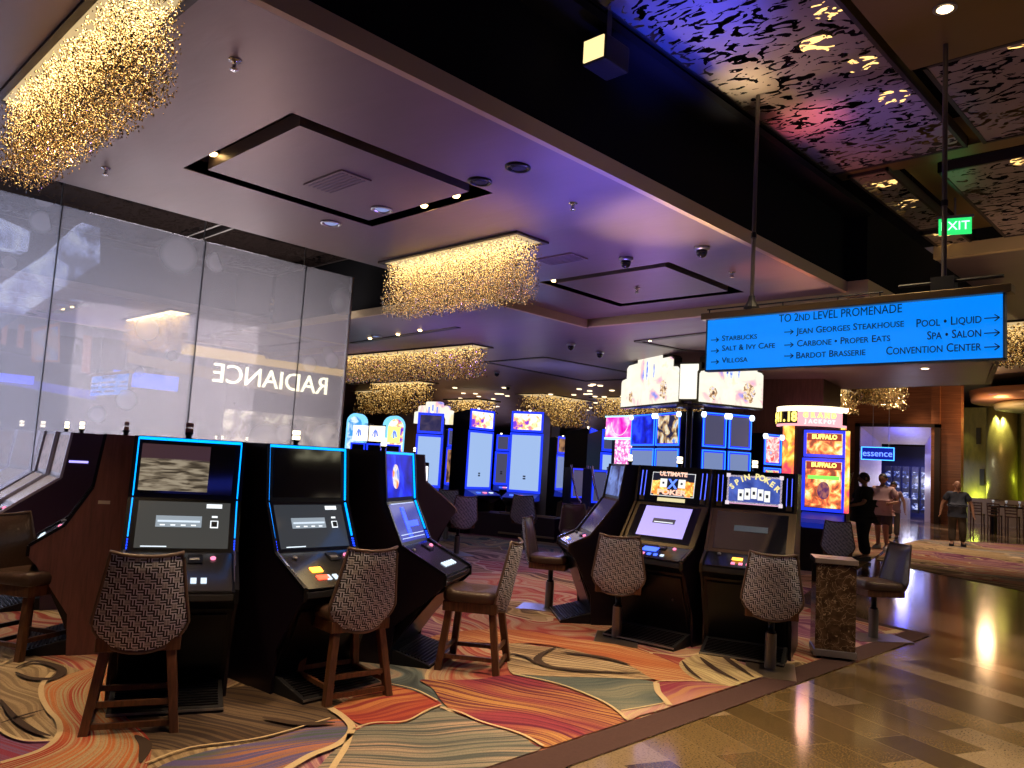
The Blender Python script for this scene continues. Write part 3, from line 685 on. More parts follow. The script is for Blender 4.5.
# ------------------------------------------------------------------ slot machines
BTN = {'red': emis('button_red', (1, .07, .03), 3), 'orange': emis('button_orange', (1, .35, .03), 4), 'white': emis('button_white', (.7, .85, 1), 1.0),
       'blue': emis('button_blue', (.05, .12, 1), 2), 'pink': emis('button_pink', (.9, .2, .35), 1.6), 'grey': mat('button_grey', (.25, .25, .27), .4)}
CANDLE_W = emis('candle_white', (1, .86, .6), 2.2); CANDLE_R = mat('candle_rose', (.3, .14, .12), .3)
def signal_lamp(t, x, y, z, lit=True):
    b = MB(); b.lathe([(.02, z), (.02, z + .025)], 10, (x, y)); b.lathe([(.028, z + .025), (.028, z + .04)], 10, (x, y)); b.build('signal_base', BLACK, t)
    b = MB(); b.box(x - .026, x + .026, y - .018, y + .018, z + .04, z + .07); b.box(x - .026, x + .026, y - .018, y + .018, z + .078, z + .108)
    b.build('signal_lamp', CANDLE_W if lit else CANDLE_R, t, bevel=.006)
def slab_on(p0, p1, w, off, th, x0=None):
    """thin box lying on the profile segment p0 -> p1 (y, z), pushed out along its front normal"""
    (y0, z0), (y1, z1) = p0, p1; d = Vector((y1 - y0, z1 - z0)).normalized(); n = Vector((-d.y, d.x))
    if n.x > 0: n = -n
    q = [(y0 + n.x * off, z0 + n.y * off), (y1 + n.x * off, z1 + n.y * off), (y1 + n.x * (off + th), z1 + n.y * (off + th)), (y0 + n.x * (off + th), z0 + n.y * (off + th))]
    b = MB(); b.prism(q, -w / 2 if x0 is None else x0, w / 2 if x0 is None else x0 + w); return b
def lerp(a, b, k): return (a[0] + (b[0] - a[0]) * k, a[1] + (b[1] - a[1]) * k)
def slant_cabinet(name, loc, deg, w, label, group, side=DSIDE, trim=BLACK, neon=None, upper=DGLASS, lower=DGLASS, H=1.62, top_d=.46, deck=.5,
                  slant=(-.20, .885), mid=(-.045, 1.22), buttons=(('white', 5),), bigbtn=None, lamp=True, foot=True, upfr=BLACK, lowfr=BLACK, bf=-.29, lz=.78):
    t = thing(name, (loc[0], loc[1], 0), R(deg), label, 'slot machine', group)
    T = (0, H); Mi = mid; S = slant; L = (-deck, lz)
    core = [(top_d, 0), (top_d, H), T, Mi, S, L, (-deck, lz - .055), (min(-deck + .07, bf - .02), lz - .11), (bf, .10), (bf, 0)]
    sp = [(top_d, 0), (top_d, H), (T[0] - .02, H), (Mi[0] - .02, Mi[1]), (S[0] - .02, S[1] + .01), (L[0] - .01, L[1] + .01), (-deck - .01, lz - .065), (min(-deck + .05, bf - .1), lz - .13), (bf - .04, .30), (bf - .02, .02), (bf - .02, 0)]
    b = MB(); b.prism(core, -w / 2 + .02, w / 2 - .02); b.build('cabinet_body', BLACK, t)
    for sx in (-1, 1):
        b = MB(); b.prism(sp, sx * w / 2 - (.02 if sx > 0 else 0), sx * w / 2 + (.02 if sx < 0 else 0)); o = b.build('side_panel', side, t)
        b = MB(); pp = [(sp[k][0], sp[k][1]) for k in (2, 3, 4, 5, 6)]
        for k in range(4): b.beam((sx * (w / 2 - .01), *pp[k]), (sx * (w / 2 - .01), *pp[k + 1]), .024, .022)
        b.build('edge_trim', trim, o)
    # door seams, lock, vents on lower front
    b = MB(); o = slab_on((bf, .14), (min(-deck + .075, bf - .02), lz - .14), w - .10, .0, .014).build('lower_door', BLACK, t, bevel=.005)
    b = MB(); b.lathe([(.012, 0), (.012, .02)], 10); b2 = b.build('door_lock', CHROME, o); b2.location = (w * .3, bf - .115 * 0 - .11, .42); b2.rotation_euler = (PI / 2, 0, 0)
    if foot:
        b = MB(); b.prism([(bf + .01, 0), (bf + .01, .12), (bf - .05, .11), (bf - .33, .035), (bf - .33, 0)], -w / 2 + .03, w / 2 - .03); o = b.build('footrest', BLACKM, t, bevel=.006)
        b = MB()
        for k in range(9):
            y = bf - .07 - k * .027; z = .11 + (y - bf + .05) / .28 * .075
            b.box(-w / 2 + .06, w / 2 - .06, y - .006, y + .006, z - .004, z + .008)
        b.build('tread_ribs', BLACK, o)
        b = MB(); b.box(-w / 2 + .03, w / 2 - .03, bf - .336, bf - .328, .026, .038); b.build('tread_edge', STEEL, o)
    # screens
    iw = w - .13
    def screen(nm, a, c, m_, fr):
        o = slab_on(lerp(a, c, .0), lerp(a, c, 1.), w - .05, .0, .012).build(nm + '_bezel', fr, t)
        return slab_on(lerp(a, c, .08), lerp(a, c, .93), iw, .010, .006).build(nm, m_, t)
    us = screen('upper_screen', Mi, T, upper, upfr); ls = screen('lower_screen', S, Mi, lower, lowfr)
    if neon:
        for sx in (-1, 1):
            x = sx * (w / 2 - .02) - .009
            n1 = slab_on(lerp(Mi, T, .03), (T[0], T[1] - .01), .018, .012, .012, x).build('neon_strip', neon, t)
            n2 = slab_on(lerp(S, Mi, .28), lerp(S, Mi, .97), .018, .012, .012, x).build('neon_strip', neon, t)
            b = MB()
            for k in range(4):
                p = lerp(S, Mi, .24 - k * .05); b.box(x, x + .018, p[0] - .03, p[0] - .01, p[1] - .004, p[1] + .006)
            b.build('neon_dashes', BLUE, n2)
            slab_on(lerp(L, S, .2), lerp(S, Mi, .05), .014, .012, .01, x).build('chrome_rail', CHROME, t)
        slab_on((T[0], T[1] - .022), (T[0], T[1] - .004), w - .06, .012, .012).build('neon_strip', neon, t)
    # deck with buttons
    o = slab_on(L, S, w - .08, .0, .012).build('button_deck', mat('deck_black', (.02, .02, .025), .15), t)
    kcnt = 0
    for col, n in buttons:
        for k in range(n):
            x = -w * .16 + (kcnt) * w * .085; kcnt += 1
            slab_on(lerp(L, S, .18), lerp(L, S, .30), .034, .012, .008, x).build('button', BTN[col], o)
    if bigbtn:
        slab_on(lerp(L, S, .40), lerp(L, S, .52), .085, .012, .01, -w * .26).build('play_button', BTN[bigbtn], o)
        slab_on(lerp(L, S, .20), lerp(L, S, .30), .085, .012, .01, -w * .26).build('play_button', BTN['red'], o)
    for x in (-w * .32, w * .28):
        b = MB(); b.lathe([(.02, 0), (.022, .012), (.012, .02)], 12); k = b.build('round_button', BTN['grey'] if x < 0 else BTN['pink'], o, True); k.scale = (.8, .8, .8); p = lerp(L, S, .82); k.location = (x, p[0] - .01, p[1] + .01); k.rotation_euler = (R(-25), 0, 0) if False else (R(20), 0, 0)
    slab_on(lerp(L, S, .68), lerp(L, S, .9), .09, .012, .01, w * .06).build('bill_slot', BLACK, o)
    slab_on(lerp(L, S, .74), lerp(L, S, .80), .06, .022, .004, w * .075).build('slot_mouth', BTN['grey'], o)
    b = MB(); b.box(-w / 2 + .03, w / 2 - .03, -deck - .016, -deck, lz - .05, lz - .01); b.build('deck_lip', mat('lip_black', (.03, .03, .035), .2), t, bevel=.004)
    if lamp: signal_lamp(t, -.02, .12, H, lamp != 'dim')
    return t, us, ls
def on_seg(t, p0, p1, kx, ky, w, h, m_, name, parent=None, off=.018, th=.003):
    """rectangle kx (centre x), ky (0..1 up the segment), size w by h along the segment"""
    ln = math.hypot(p1[0] - p0[0], p1[1] - p0[1]); a = lerp(p0, p1, ky - h / 2 / ln); c = lerp(p0, p1, ky + h / 2 / ln)
    return slab_on(a, c, w, off, th, kx - w / 2).build(name, m_, parent or t)
MA = ((-.20, .885), (-.045, 1.22)); MU = ((-.045, 1.22), (0, 1.62))
MSG = mat('message_box', (.05, .06, .07), .3, emit=(.30, .36, .42), es=.75); MSGE = emis('message_edge', (.6, .7, .8), 1.0); DKTXT = emis('white_print', (.8, .85, .9), 1.1)
def out_of_order(t, us, ls, w):
    mb = on_seg(t, *MA, -.03, .56, w * .40, .075, MSG, 'message_window', ls)
    on_seg(t, *MA, -.03, .56, w * .37, .012, MSGE, 'message_line', ls, .022)
    for k in range(4): on_seg(t, *MA, -.03 - w * .14 + k * w * .09, .49, .03, .008, DKTXT, 'message_word', ls, .022)
    on_seg(t, *MA, w * .26, .86, w * .14, .028, DKTXT, 'maker_plate', ls)
    on_seg(t, *MA, w * .27, .52, .05, .05, DKTXT, 'hand_icon', ls); on_seg(t, *MA, w * .27, .52, .036, .036, mat('icon_dark', (.02, .03, .05), .4), 'icon_inner', ls, .022)
    on_seg(t, *MA, w * .27, .66, .035, .012, DKTXT, 'icon_caption', ls)
    on_seg(t, *MA, -w * .24, .105, w * .22, .006, emis('pale_bar', (.8, .9, 1), 1.), 'screen_bar', ls)  # thin pale glowing bar low on the left of the screen
GRP = 'blue lit slant slot machines'
LOWD = mat('lower_screen_dim', (.02, .021, .022), .07, spec=.6, emit=(.085, .085, .08), es=.5)
LOWD2 = mat('lower_screen_dimmer', (.02, .021, .025), .07, spec=.6, emit=(.06, .07, .085), es=.45)
t, us, ls = slant_cabinet('slot_machine', (-5.24, 2.30), 67, .69, 'blue edged slot machine at left, upper screen with a painted reflection of rippled pale carpet', GRP, neon=CYAN, lower=LOWD, lamp='dim', deck=.56, lz=.70)
out_of_order(t, us, ls, .69)
RIP, rnt, rb = nmat('painted_carpet_reflection'); rg = NG(rnt); rtc = rg.new('ShaderNodeTexCoord').outputs['Object']  # carpet reflection painted as glowing tan ripples, not mirrored by the glass
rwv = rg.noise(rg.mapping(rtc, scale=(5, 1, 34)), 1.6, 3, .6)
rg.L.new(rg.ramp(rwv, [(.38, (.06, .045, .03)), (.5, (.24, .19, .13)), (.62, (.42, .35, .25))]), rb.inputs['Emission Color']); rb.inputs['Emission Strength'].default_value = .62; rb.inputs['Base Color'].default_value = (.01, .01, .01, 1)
on_seg(t, *MU, -.085, .38, .42, .21, RIP, 'painted_ripple_reflection', us, .017); on_seg(t, *MU, -.085, .75, .42, .10, mat('maroon_band', (.02, .01, .012), .2, emit=(.05, .025, .03), es=.8), 'maroon_band', us, .017)
t, us, ls = slant_cabinet('slot_machine', (-5.05, 3.07), 95, .71, 'blue edged slot machine with orange play button, second from the left', GRP, neon=CYAN, lower=LOWD2, bigbtn='orange', deck=.56, lz=.70)
out_of_order(t, us, ls, .71)
t, us, ls = slant_cabinet('slot_machine', (-5.22, 4.02), 121, .69, 'angled blue screened slot machine with ribbed foot ramp', GRP, neon=CYAN, bf=-.17, deck=.58, lz=.70,
    upper=m_noiseart('deep_blue_picture', [(.3, (.0, .0, .14)), (.5, (.0, .01, .6)), (.6, (.02, .06, 1)), (.7, (.0, .01, .35))], 3.2, 1.1),
    lower=mat('violet_screen', (.02, .02, .04), .1, emit=(.09, .10, .5), es=.65), side=DSIDE)
b = MB(); b.lathe([(.001, 0), (.085, 0), (.085, .004), (.001, .004)], 24); o = b.build('sun_emblem', m_noiseart('sun_emblem', [(.35, (.05, .2, .9)), (.5, (.9, .8, .7)), (.6, (.9, .25, .05))], 9, 1.0), us)
o.location = (-.12, -.045, 1.42); o.rotation_euler = (PI / 2 - R(6), 0, 0); o.scale = (.8, 1.15, 1)
for k in range(3): on_seg(t, *MA, 0, .15 + k * .08 if k < 2 else .93, .5, .006, emis('faint_line', (.5, .6, .9), 1), 'menu_line', ls)
on_seg(t, *MA, -.05, .5, .07, .25, BLUE, 'blue_ribbon', ls); on_seg(t, *MA, .08, .45, .24, .05, BLUE, 'blue_ribbon', ls)
# wood sided machine next to them, seen from the side, with its console to the left
t, us, ls = slant_cabinet('slot_machine', (-6.62, 2.24), -19, .70, 'wood sided slot machine seen from its side at far left, console to the left', GRP, side=SIDE, trim=BLACK, lamp='dim', deck=.42, slant=(-.20, .93), top_d=.55, bf=-.10)
b = MB(); b.box(.351, .353, -.02, .06, 1.10, 1.125); b.build('serial_plate', mat('plate_white', (.6, .55, .5), .4), t)
# pair of grey trimmed machines behind
LG = mat('silver_trim', (.5, .47, .62), .4); PSIDE = mat('plum_side', (.045, .022, .055), .42)
PRINT = m_noiseart('pay_table_print', [(.35, (.05, .03, .03)), (.55, (.3, .19, .15)), (.7, (.12, .06, .06))], 14, .5)
for x, y, lb in ((-8.34, 2.45, 'silver edged poker machine with plum side, right of the pair behind the left stool'), (-8.97, 2.50, 'silver edged poker machine, leftmost of the pair before the glass wall')):
    t, us, ls = slant_cabinet('slot_machine', (x, y), -6, .62, lb, 'silver edged machines', side=PSIDE, trim=LG, upper=PRINT, lower=mat('tan_screen', (.1, .08, .06), .2, emit=(.26, .19, .14), es=.5),
        H=1.62, mid=(-.05, 1.20), slant=(-.42, .92), deck=.62, bf=-.1, buttons=(('orange', 1), ('red', 2), ('pink', 2)), upfr=mat('grey_bezel', (.14, .13, .13), .4), lowfr=mat('grey_bezel', (.14, .13, .13), .4), top_d=.55)
    b = MB(); b.add([(.312, .30, 1.60), (.312, .52, 1.60), (.312, .41, 1.47)], [(0, 1, 2)]); b.build('side_emblem', BRONZE, t)
    b = MB(); b.box(.311, .318, -.02, .14, 1.34, 1.36); b.build('side_light', emis('violet_light', (.35, .3, 1), 1.6), t)
# small lamps on stands seen before the glass, on the bank behind
# ---- poker machines in the right bank
GF = mat('gold_frame', (.10, .075, .045), .25, .6)
PA = ((-.36, .88), (-.10, 1.27)); PU = ((-.03, 1.29), (0, 1.60))
def poker(loc, deg, w, label, art, lower, buttons):
    t, us, ls = slant_cabinet('poker_machine', loc, deg, w, label, 'poker machines', side=DSIDE, trim=GF, upper=BLACK, lower=lower, H=1.64, mid=(-.06, 1.27), slant=(-.34, .88), deck=.56,
                buttons=buttons, lamp=True, lowfr=GF, upfr=BLACK)
    for sx in (-1, 1):
        for dx in (-.022, .022):
            on_seg(t, (-.06, 1.27), (0, 1.64), sx * (w / 2 - .07) + dx, .52, .005, .26, emis('blue_pin', (.08, .12, 1), 1.8), 'blue_light_bar', us, .014, .008)
        on_seg(t, (-.06, 1.27), (0, 1.64), sx * (w / 2 - .07), .13, .05, .05, BRONZE, 'speaker_grille', us, .014, .008)
    return t, us, ls
U0, U1 = (-.06, 1.27), (0, 1.64)
def ontext(par, s, size, m_, x, k, w_to=None, rotz=0, off=.024, p=(U0, U1), bold=.0):
    (y0, z0), (y1, z1) = p; q = lerp(*p, k); d = Vector((y1 - y0, z1 - z0)).normalized(); n = Vector((-d.y, d.x)); n = -n if n.x > 0 else n
    o = textmesh('lettering', s, size, m_, par, (x, q[0] + n.x * off, q[1] + n.y * off), (math.atan2(z1 - z0, y1 - y0), 0, 0), ext=.001, bold=bold)
    if rotz: o.rotation_euler = (Matrix.Rotation(math.atan2(z1 - z0, y1 - y0), 3, 'X') @ Matrix.Rotation(rotz, 3, 'Z')).to_euler()
    if w_to:
        wd = max(v.co.x for v in o.data.vertices) - min(v.co.x for v in o.data.vertices); o.scale.x = w_to / wd
    return o
WHT = emis('card_white', (.85, .85, .8), 1.0); YEL = emis('letter_yellow', (1, .75, .18), 1.2); ART1 = emis('art_black', (.01, .012, .03), .6); REDL = emis('art_red', (.95, .16, .05), 1.1)
t, us, ls = poker((-4.32, 6.80), 5, .80, 'poker machine with a lit white lilac screen and flaming card artwork', None,
    DGLASS, (('blue', 1), ('pink', 1), ('blue', 2), ('white', 1)))
on_seg(t, (-.34, .88), (-.06, 1.27), .0, .55, .50, .34, mat('lilac_screen', (.1, .1, .12), .2, emit=(.40, .33, .85), es=1.1), 'lilac_screen', ls, .0165)
on_seg(t, (-.34, .88), (-.06, 1.27), -.0, .56, .24, .055, mat('grey_message', (.05, .05, .06), .4, emit=(.08, .07, .11), es=.6), 'message_window', ls)
on_seg(t, (-.34, .88), (-.06, 1.27), -.0, .53, .20, .008, DKTXT, 'message_line', ls, .022)
a1 = on_seg(t, U0, U1, 0, .52, .52, .30, emis('art_blue_edge', (.04, .06, .3), 1.), 'art_panel', us, .012); 
on_seg(t, U0, U1, 0, .52, .47, .235, emis('art_cream_line', (.7, .7, .7), 1.), 'art_border', us, .015); on_seg(t, U0, U1, 0, .52, .455, .222, ART1, 'art_field', us, .018)
for sx in (-1, 1):
    for k in range(5):
        o = on_seg(t, U0, U1, sx * (.085 + .028 * k), .36 + .07 * (k % 3), .06, .05 + .02 * k, m_noiseart('flame', [(.3, (.8, .1, .02)), (.5, (1, .35, .05)), (.65, (1, .75, .2))], 30, 1.2), 'flame', us, .019 + .0004 * k)
    on_seg(t, U0, U1, sx * .10, .55, .075, .085, WHT, 'playing_card', us, .024); on_seg(t, U0, U1, sx * .10, .55, .02, .02, ART1, 'card_pip', us, .028)
ontext(us, 'X', .13, emis('art_x_blue', (.1, .2, 1), 1.6), 0, .52, off=.026, bold=.004)
ontext(us, 'ULTIMATE', .06, emis('art_salmon', (1, .55, .4), 1.1), 0, .79, .30, off=.030, bold=.002); ontext(us, 'POKER', .07, emis('art_salmon', (1, .55, .4), 1.1), 0, .30, .32, off=.032, bold=.003)
on_seg(t, U0, U1, 0, .11, .30, .035, emis('art_cream', (.75, .65, .35), .9), 'caption_ribbon', us, .02)
on_seg(t, (-.56, .80), (-.34, .88), .0, .55, .16, .09, BTN['blue'], 'logo_plate', None, .014)
slab_on((-.48, .83), (-.44, .845), .09, .014, .006, -.22).build('orange_button', BTN['orange'], t)
t, us, ls = poker((-3.58, 7.02), 20, .77, 'poker machine with SPIN POKER artwork and a dark screen beside the marble pedestal', None, DGLASS, (('pink', 3), ('blue', 1)))
on_seg(t, (-.34, .88), (-.06, 1.27), 0, .56, .30, .06, mat('dim_message', (.04, .05, .06), .3, emit=(.06, .08, .1), es=.5), 'message_window', ls)
on_seg(t, U0, U1, 0, .52, .50, .27, emis('art_pale_frame', (.62, .52, .66), .9), 'art_border', us, .013); on_seg(t, U0, U1, 0, .52, .465, .235, m_noiseart('royal_blue_art', [(.3, (.02, .04, .22)), (.7, (.08, .14, .55))], 8, .9), 'art_field', us, .017)
for sx in (-1, 1):
    for k in (.17, .87): on_seg(t, U0, U1, sx * .242, k, .036, .036, emis('art_pale_knob', (.8, .68, .75), .9), 'frame_corner', us, .018)
for i, ch in enumerate('SPIN POKER'):
    if ch == ' ': continue
    a = (i - 4.5) / 4.5
    ontext(us, ch, .075 - .004 * abs(a), emis('letter_gold', (.85, .72, .3), 1.0), a * .205, .86 - .28 * a * a, rotz=-a * .7, off=.024, bold=.003)
for k in range(5):
    a = k - 2; on_seg(t, U0, U1, a * .060, .44 - .03 * abs(a), .052, .105, WHT, 'playing_card', us, .022 + .001 * (2 - abs(a))); on_seg(t, U0, U1, a * .060, .44 - .03 * abs(a), .022, .03, ART1, 'card_pip', us, .027)
on_seg(t, U0, U1, 0, .16, .44, .008, emis('art_pink_line', (.8, .4, .6), .9), 'art_line', us, .02)
slab_on((-.48, .83), (-.44, .845), .09, .014, .006, -.12).build('orange_button', BTN['orange'], t)
t, us, ls = slant_cabinet('poker_machine', (-5.12, 6.95), -40, .76, 'poker machine seen edge on at the left of the right bank', 'poker machines', side=DSIDE, trim=GF, upper=m_noiseart('dusk_screen', [(.4, (.02, .02, .1)), (.6, (.2, .3, .75)), (.7, (.05, .05, .2))], 4, .8),
    lower=mat('dusk_dark', (.03, .03, .06), .08, emit=(.03, .025, .08), es=.8), H=1.64, mid=(-.06, 1.27), slant=(-.34, .88), deck=.56, lowfr=GF, buttons=(('orange', 1), ('white', 1), ('blue', 1)))
# marble pedestal
t = thing('marble_pedestal', (-7.15, 2.75, 0), R(-10), 'dark veined marble pedestal with pale top between the plum sided and wood sided machines', 'pedestal')
b = MB(); b.box(-.17, .17, -.17, .17, .05, .85); b.build('column', m_emperador(), t)
b = MB(); b.box(-.185, .185, -.185, .185, .85, .895); b.build('top_slab', STEEL, t, bevel=.004)
b = MB(); b.box(-.15, .15, -.15, .15, 0, .05); b.build('steel_skirt', STEEL, t)
t = thing('marble_pedestal', (-2.98, 7.42, 0), R(30), 'square dark veined marble pedestal with pale top beside the poker machines', 'pedestal')
EMP = m_emperador()
b = MB(); b.box(-.17, .17, -.17, .17, .09, .85); b.build('column', EMP, t)
b = MB(); b.box(-.185, .185, -.185, .185, .85, .895); b.build('top_slab', mat('top_pale', (.22, .17, .15), .3, noise=.2), t, bevel=.004)
b = MB(); b.box(-.18, .18, -.18, .18, .03, .09); b.build('steel_skirt', STEEL, t, bevel=.004)
for sx in (-1, 1):
    for sy in (-1, 1):
        b = MB(); b.lathe([(.02, 0), (.02, .03)], 10, (sx * .13, sy * .13)); b.build('foot', BLACK, t)
b = MB(); b.box(-.06, .06, -.03, .05, 0, .003); o = b.build('paper_slip', mat('paper_pink', (.7, .5, .5), .7), None); o.location = (-3.02, 7.36, .8955); tag(o, 'crumpled paper slip on top of the marble pedestal', 'paper')

# ------------------------------------------------------------------ farther machines
def solve_x(px, Y, z):
    lo, hi = -60., 10.
    for _ in range(50):
        x = (lo + hi) / 2; d = Vector((x, Y, z - EYE)); dz = d.dot(fw)
        q = 512 + FOC * d.dot(rt) / dz if dz > .05 else -1e4
        if q < px: lo = x
        else: hi = x
    return x
def span(pl, yl, pr, yr, z=1.9):
    a = Vector((solve_x(pl, yl, z), yl)); c = Vector((solve_x(pr, yr, z), yr)); d = c - a
    return (a + c) / 2, math.atan2(d.y, d.x), d.length
def frame_rect(x0, x1, y, z0, z1, r, b):
    b.box(x0, x1, y - .012, y, z0, z0 + r); b.box(x0, x1, y - .012, y, z1 - r, z1); b.box(x0, x0 + r, y - .012, y, z0, z1); b.box(x1 - r, x1, y - .012, y, z0, z1)
BLUEF = emis('blue_frame', (.01, .035, .95), 1.15); PALE = emis('pale_screen', (.36, .52, .85), .8); PALE2 = emis('grey_blue_screen', (.16, .22, .42), .9); DIMS = emis('dim_screen', (.06, .06, .12), .9)
FACE_ART = m_noiseart('bright_game_art', [(.38, (.15, .03, .5)), (.47, (1, .35, .1)), (.55, (1, .85, .5)), (.64, (.9, .9, 1))], 7, 1.3)
def portrait_machine(pl, yl, pr, yr, label, H=2.68, z0=.95, art=FACE_ART, scr=PALE, depth=.5, group='tall portrait screen machines'):
    c, rz, w = span(pl, yl, pr, yr)
    t = thing('portrait_slot_machine', (c.x, c.y, 0), rz, label, 'slot machine', group)
    b = MB(); b.prism([(depth, 0), (depth, H - .1), (.05, H - .02), (.0, H - .05), (0, z0), (-.36, z0 - .12), (-.36, z0 - .18), (-.1, z0 - .3), (-.05, 0)], -w / 2 + .03, w / 2 - .03); b.build('cabinet_body', BLACK, t)
    b = MB(); zs = H - .48
    frame_rect(-w / 2, w / 2, -.02, z0, zs + .02, .065, b); b.build('screen_frame', BLUEF, t)
    b = MB(); b.box(-w / 2 + .05, w / 2 - .05, -.035, -.012, z0 + .05, zs - .03); s_ = b.build('main_screen', scr, t)
    b = MB(); b.box(-.03, .03, -.038, -.035, z0 + .28, z0 + .31); b.box(-.03, .03, -.038, -.035, z0 + .33, z0 + .36); b.build('error_text', mat('icon_dark', (.02, .03, .05), .4), s_)
    b = MB(); frame_rect(-w / 2 + .01, w / 2 - .01, -.03, zs + .04, H, .05, b); b.build('topper_frame', BLUEF, t, bevel=.01)
    b = MB(); b.box(-w / 2 + .06, w / 2 - .06, -.04, -.012, zs + .09, H - .05); b.build('topper_screen', art, t)
    b = MB(); b.prism([(-.02, z0), (-.34, z0 - .1), (-.36, z0 - .16), (0, z0 - .16)], -w / 2 + .01, w / 2 - .01); o = b.build('console', emis('console_blue', (.01, .025, .4), .5), t)
    for k, cc in enumerate(('blue', 'pink', 'white')):
        b = MB(); b.box(-w * .3 + k * w * .25, -w * .3 + k * w * .25 + .09, -.26, -.2, z0 - .075, z0 - .05); b.build('button', BTN[cc], o)
    signal_lamp(t, 0, .1, H - .06)
    return t
portrait_machine(510, 12.2, 543, 12.5, 'tall portrait slot machine with pale blue screen, right of the two in the centre')
portrait_machine(467, 11.5, 492, 12.3, 'tall portrait slot machine with pale blue screen, left of the two in the centre')
portrait_machine(416, 10.6, 443, 11.0, 'tall blue portrait machine with dark upper glass under the white lantern topper', H=2.52, art=m_noiseart('dark_reel_art', [(.4, (.02, .02, .1)), (.7, (.12, .08, .15))], 5, .6), scr=PALE)
portrait_machine(600, 12.5, 617, 12.9, 'portrait machine with pale screen between the centre pair and the pink topper', H=2.35, art=DIMS)
portrait_machine(588, 12.9, 595, 13.9, 'portrait machine seen at a steep angle left of the pale screen one', H=2.4, art=BLUEF)
portrait_machine(446, 12.5, 466, 13.6, 'dim machine between the lantern topper machine and the centre pair', H=2.3, art=DIMS, scr=m_noiseart('warm_dim_screen', [(.4, (.05, .02, .02)), (.6, (.5, .25, .1))], 5, .7))
portrait_machine(495, 15.0, 509, 15.4, 'dim machine seen in the gap between the centre pair', H=2.3, art=DIMS, scr=DIMS)
portrait_machine(556, 15.0, 575, 16.4, 'distant machine right of the centre pair in the dark', H=2.3, art=m_noiseart('warm_dim_screen', [(.4, (.05, .02, .02)), (.6, (.5, .25, .1))], 5, .7), scr=PALE2)

def twin_machine(pl, yl, pr, yr, label, up_, H=2.60, z0=1.38, group='machines with double blue framed screens', lowm=PALE2):
    c, rz, w = span(pl, yl, pr, yr, 2.2); w -= .02
    t = thing('double_screen_slot_machine', (c.x, c.y, 0), rz, label, 'slot machine', group)
    b = MB(); b.prism([(.45, 0), (.45, H), (0, H), (0, z0 + .1), (-.3, z0 - .2), (-.3, z0 - .27), (-.05, z0 - .35), (-.05, 0)], -w / 2 + .01, w / 2 - .01); b.build('cabinet_body', BLACK, t)
    zm = z0 + (H - z0) * .50
    for nm, a, d, m_ in (('upper', zm + .03, H - .01, up_), ('lower', z0 + .08, zm - .01, lowm)):
        b = MB(); frame_rect(-w / 2, w / 2, -.015, a, d, .045, b); b.build(nm + '_frame', BLUEF, t)
        b = MB(); frame_rect(-w / 2 + .008, w / 2 - .008, -.026, a + .008, d - .008, .012, b); b.build(nm + '_neon_strip', emis('azure_strip', (.02, .2, 1), 1.9), t)
        b = MB(); b.box(-w / 2 + .04, w / 2 - .04, -.02, -.005, a + .04, d - .04); b.build(nm + '_screen', m_, t)
    signal_lamp(t, w * .3, .05, H - .12)
    for sx in (-1, 1):
        b = MB(); b.lathe([(.03, H - .1), (.045, H - .05), (.03, H - .01)], 10, (sx * w * .48, -.04)); b.build('corner_lamp', emis('corner_white', (.7, .8, 1), 2.4), t, True)
    return t
ART_F = m_noiseart('face_art', [(.42, (.01, .01, .04)), (.52, (.5, .3, .12)), (.6, (.75, .7, .5)), (.7, (.1, .2, .7))], 6, 1.)
twin_machine(632, 12.1, 656, 11.7, 'double screen machine right beside the pink topper', m_noiseart('deep_blue_picture', [(.3, (.0, .0, .14)), (.5, (.0, .01, .6)), (.6, (.02, .06, 1)), (.7, (.0, .01, .35))], 3.2, 1.1))
twin_machine(657, 11.7, 681, 11.3, 'double screen machine with faces on its upper screen, left of the lantern pole', ART_F)
twin_machine(701, 11.3, 726, 11.7, 'double screen machine just right of the lantern pole', DIMS)
twin_machine(727, 11.7, 751, 12.1, 'double screen machine second to the right of the lantern pole', DIMS)
# lantern topper over the bank: stepped glowing faces round a pole
t = thing('lantern_topper_sign', (solve_x(690, 11.0, 2.6), 11.0, 0), 0, 'huge white glowing stepped lantern sign on a pole above the bank', 'sign')
ox = t.location.x
LAN = m_noiseart('lantern_art', [(.30, (.25, .3, .85)), (.38, (1, .55, .6)), (.44, (1, .93, .75)), (.58, (1, .97, .85)), (.7, (1, .8, .45))], 2.4, .86, 3.)
b = MB(); b.tube([(0, 0, 0), (0, 0, 2.8)], .05, 12); b.build('pole', BLACK, t)
b = MB(); b.lathe([(.02, 2.60), (.22, 2.62), (.22, 2.66), (.02, 2.68)], 16); b.build('pole_ring', BRONZE, t)
def lantern_face(pl, yl, pr, yr, zb, prof, nm, art=LAN):
    c, rz, w = span(pl, yl, pr, yr, 2.9)
    for (g, y0, y1, m_, name) in ((.06, .0, .14, mat('lantern_back', (.07, .06, .03), .4, .5), nm + '_housing'), (.0, -.02, .0, art, nm + '_face')):
        pts = [((u - .5) * (w + g), zb + v * 1.2 + (g if v > .01 else -g) * .5) for u, v in prof]
        n = len(pts); b = MB(); vs = [(x, y0, z) for x, z in pts] + [(x, y1, z) for x, z in pts]
        b.add(vs, [tuple(range(n)), tuple(range(2 * n - 1, n - 1, -1))] + [(i, i + n, (i + 1) % n + n, (i + 1) % n) for i in range(n)])
        o = b.build(name, m_, t); o.location = (c.x - ox, c.y - 11.0, 0); o.rotation_euler = (0, 0, rz)
        if g == 0: face = o
    return face, w
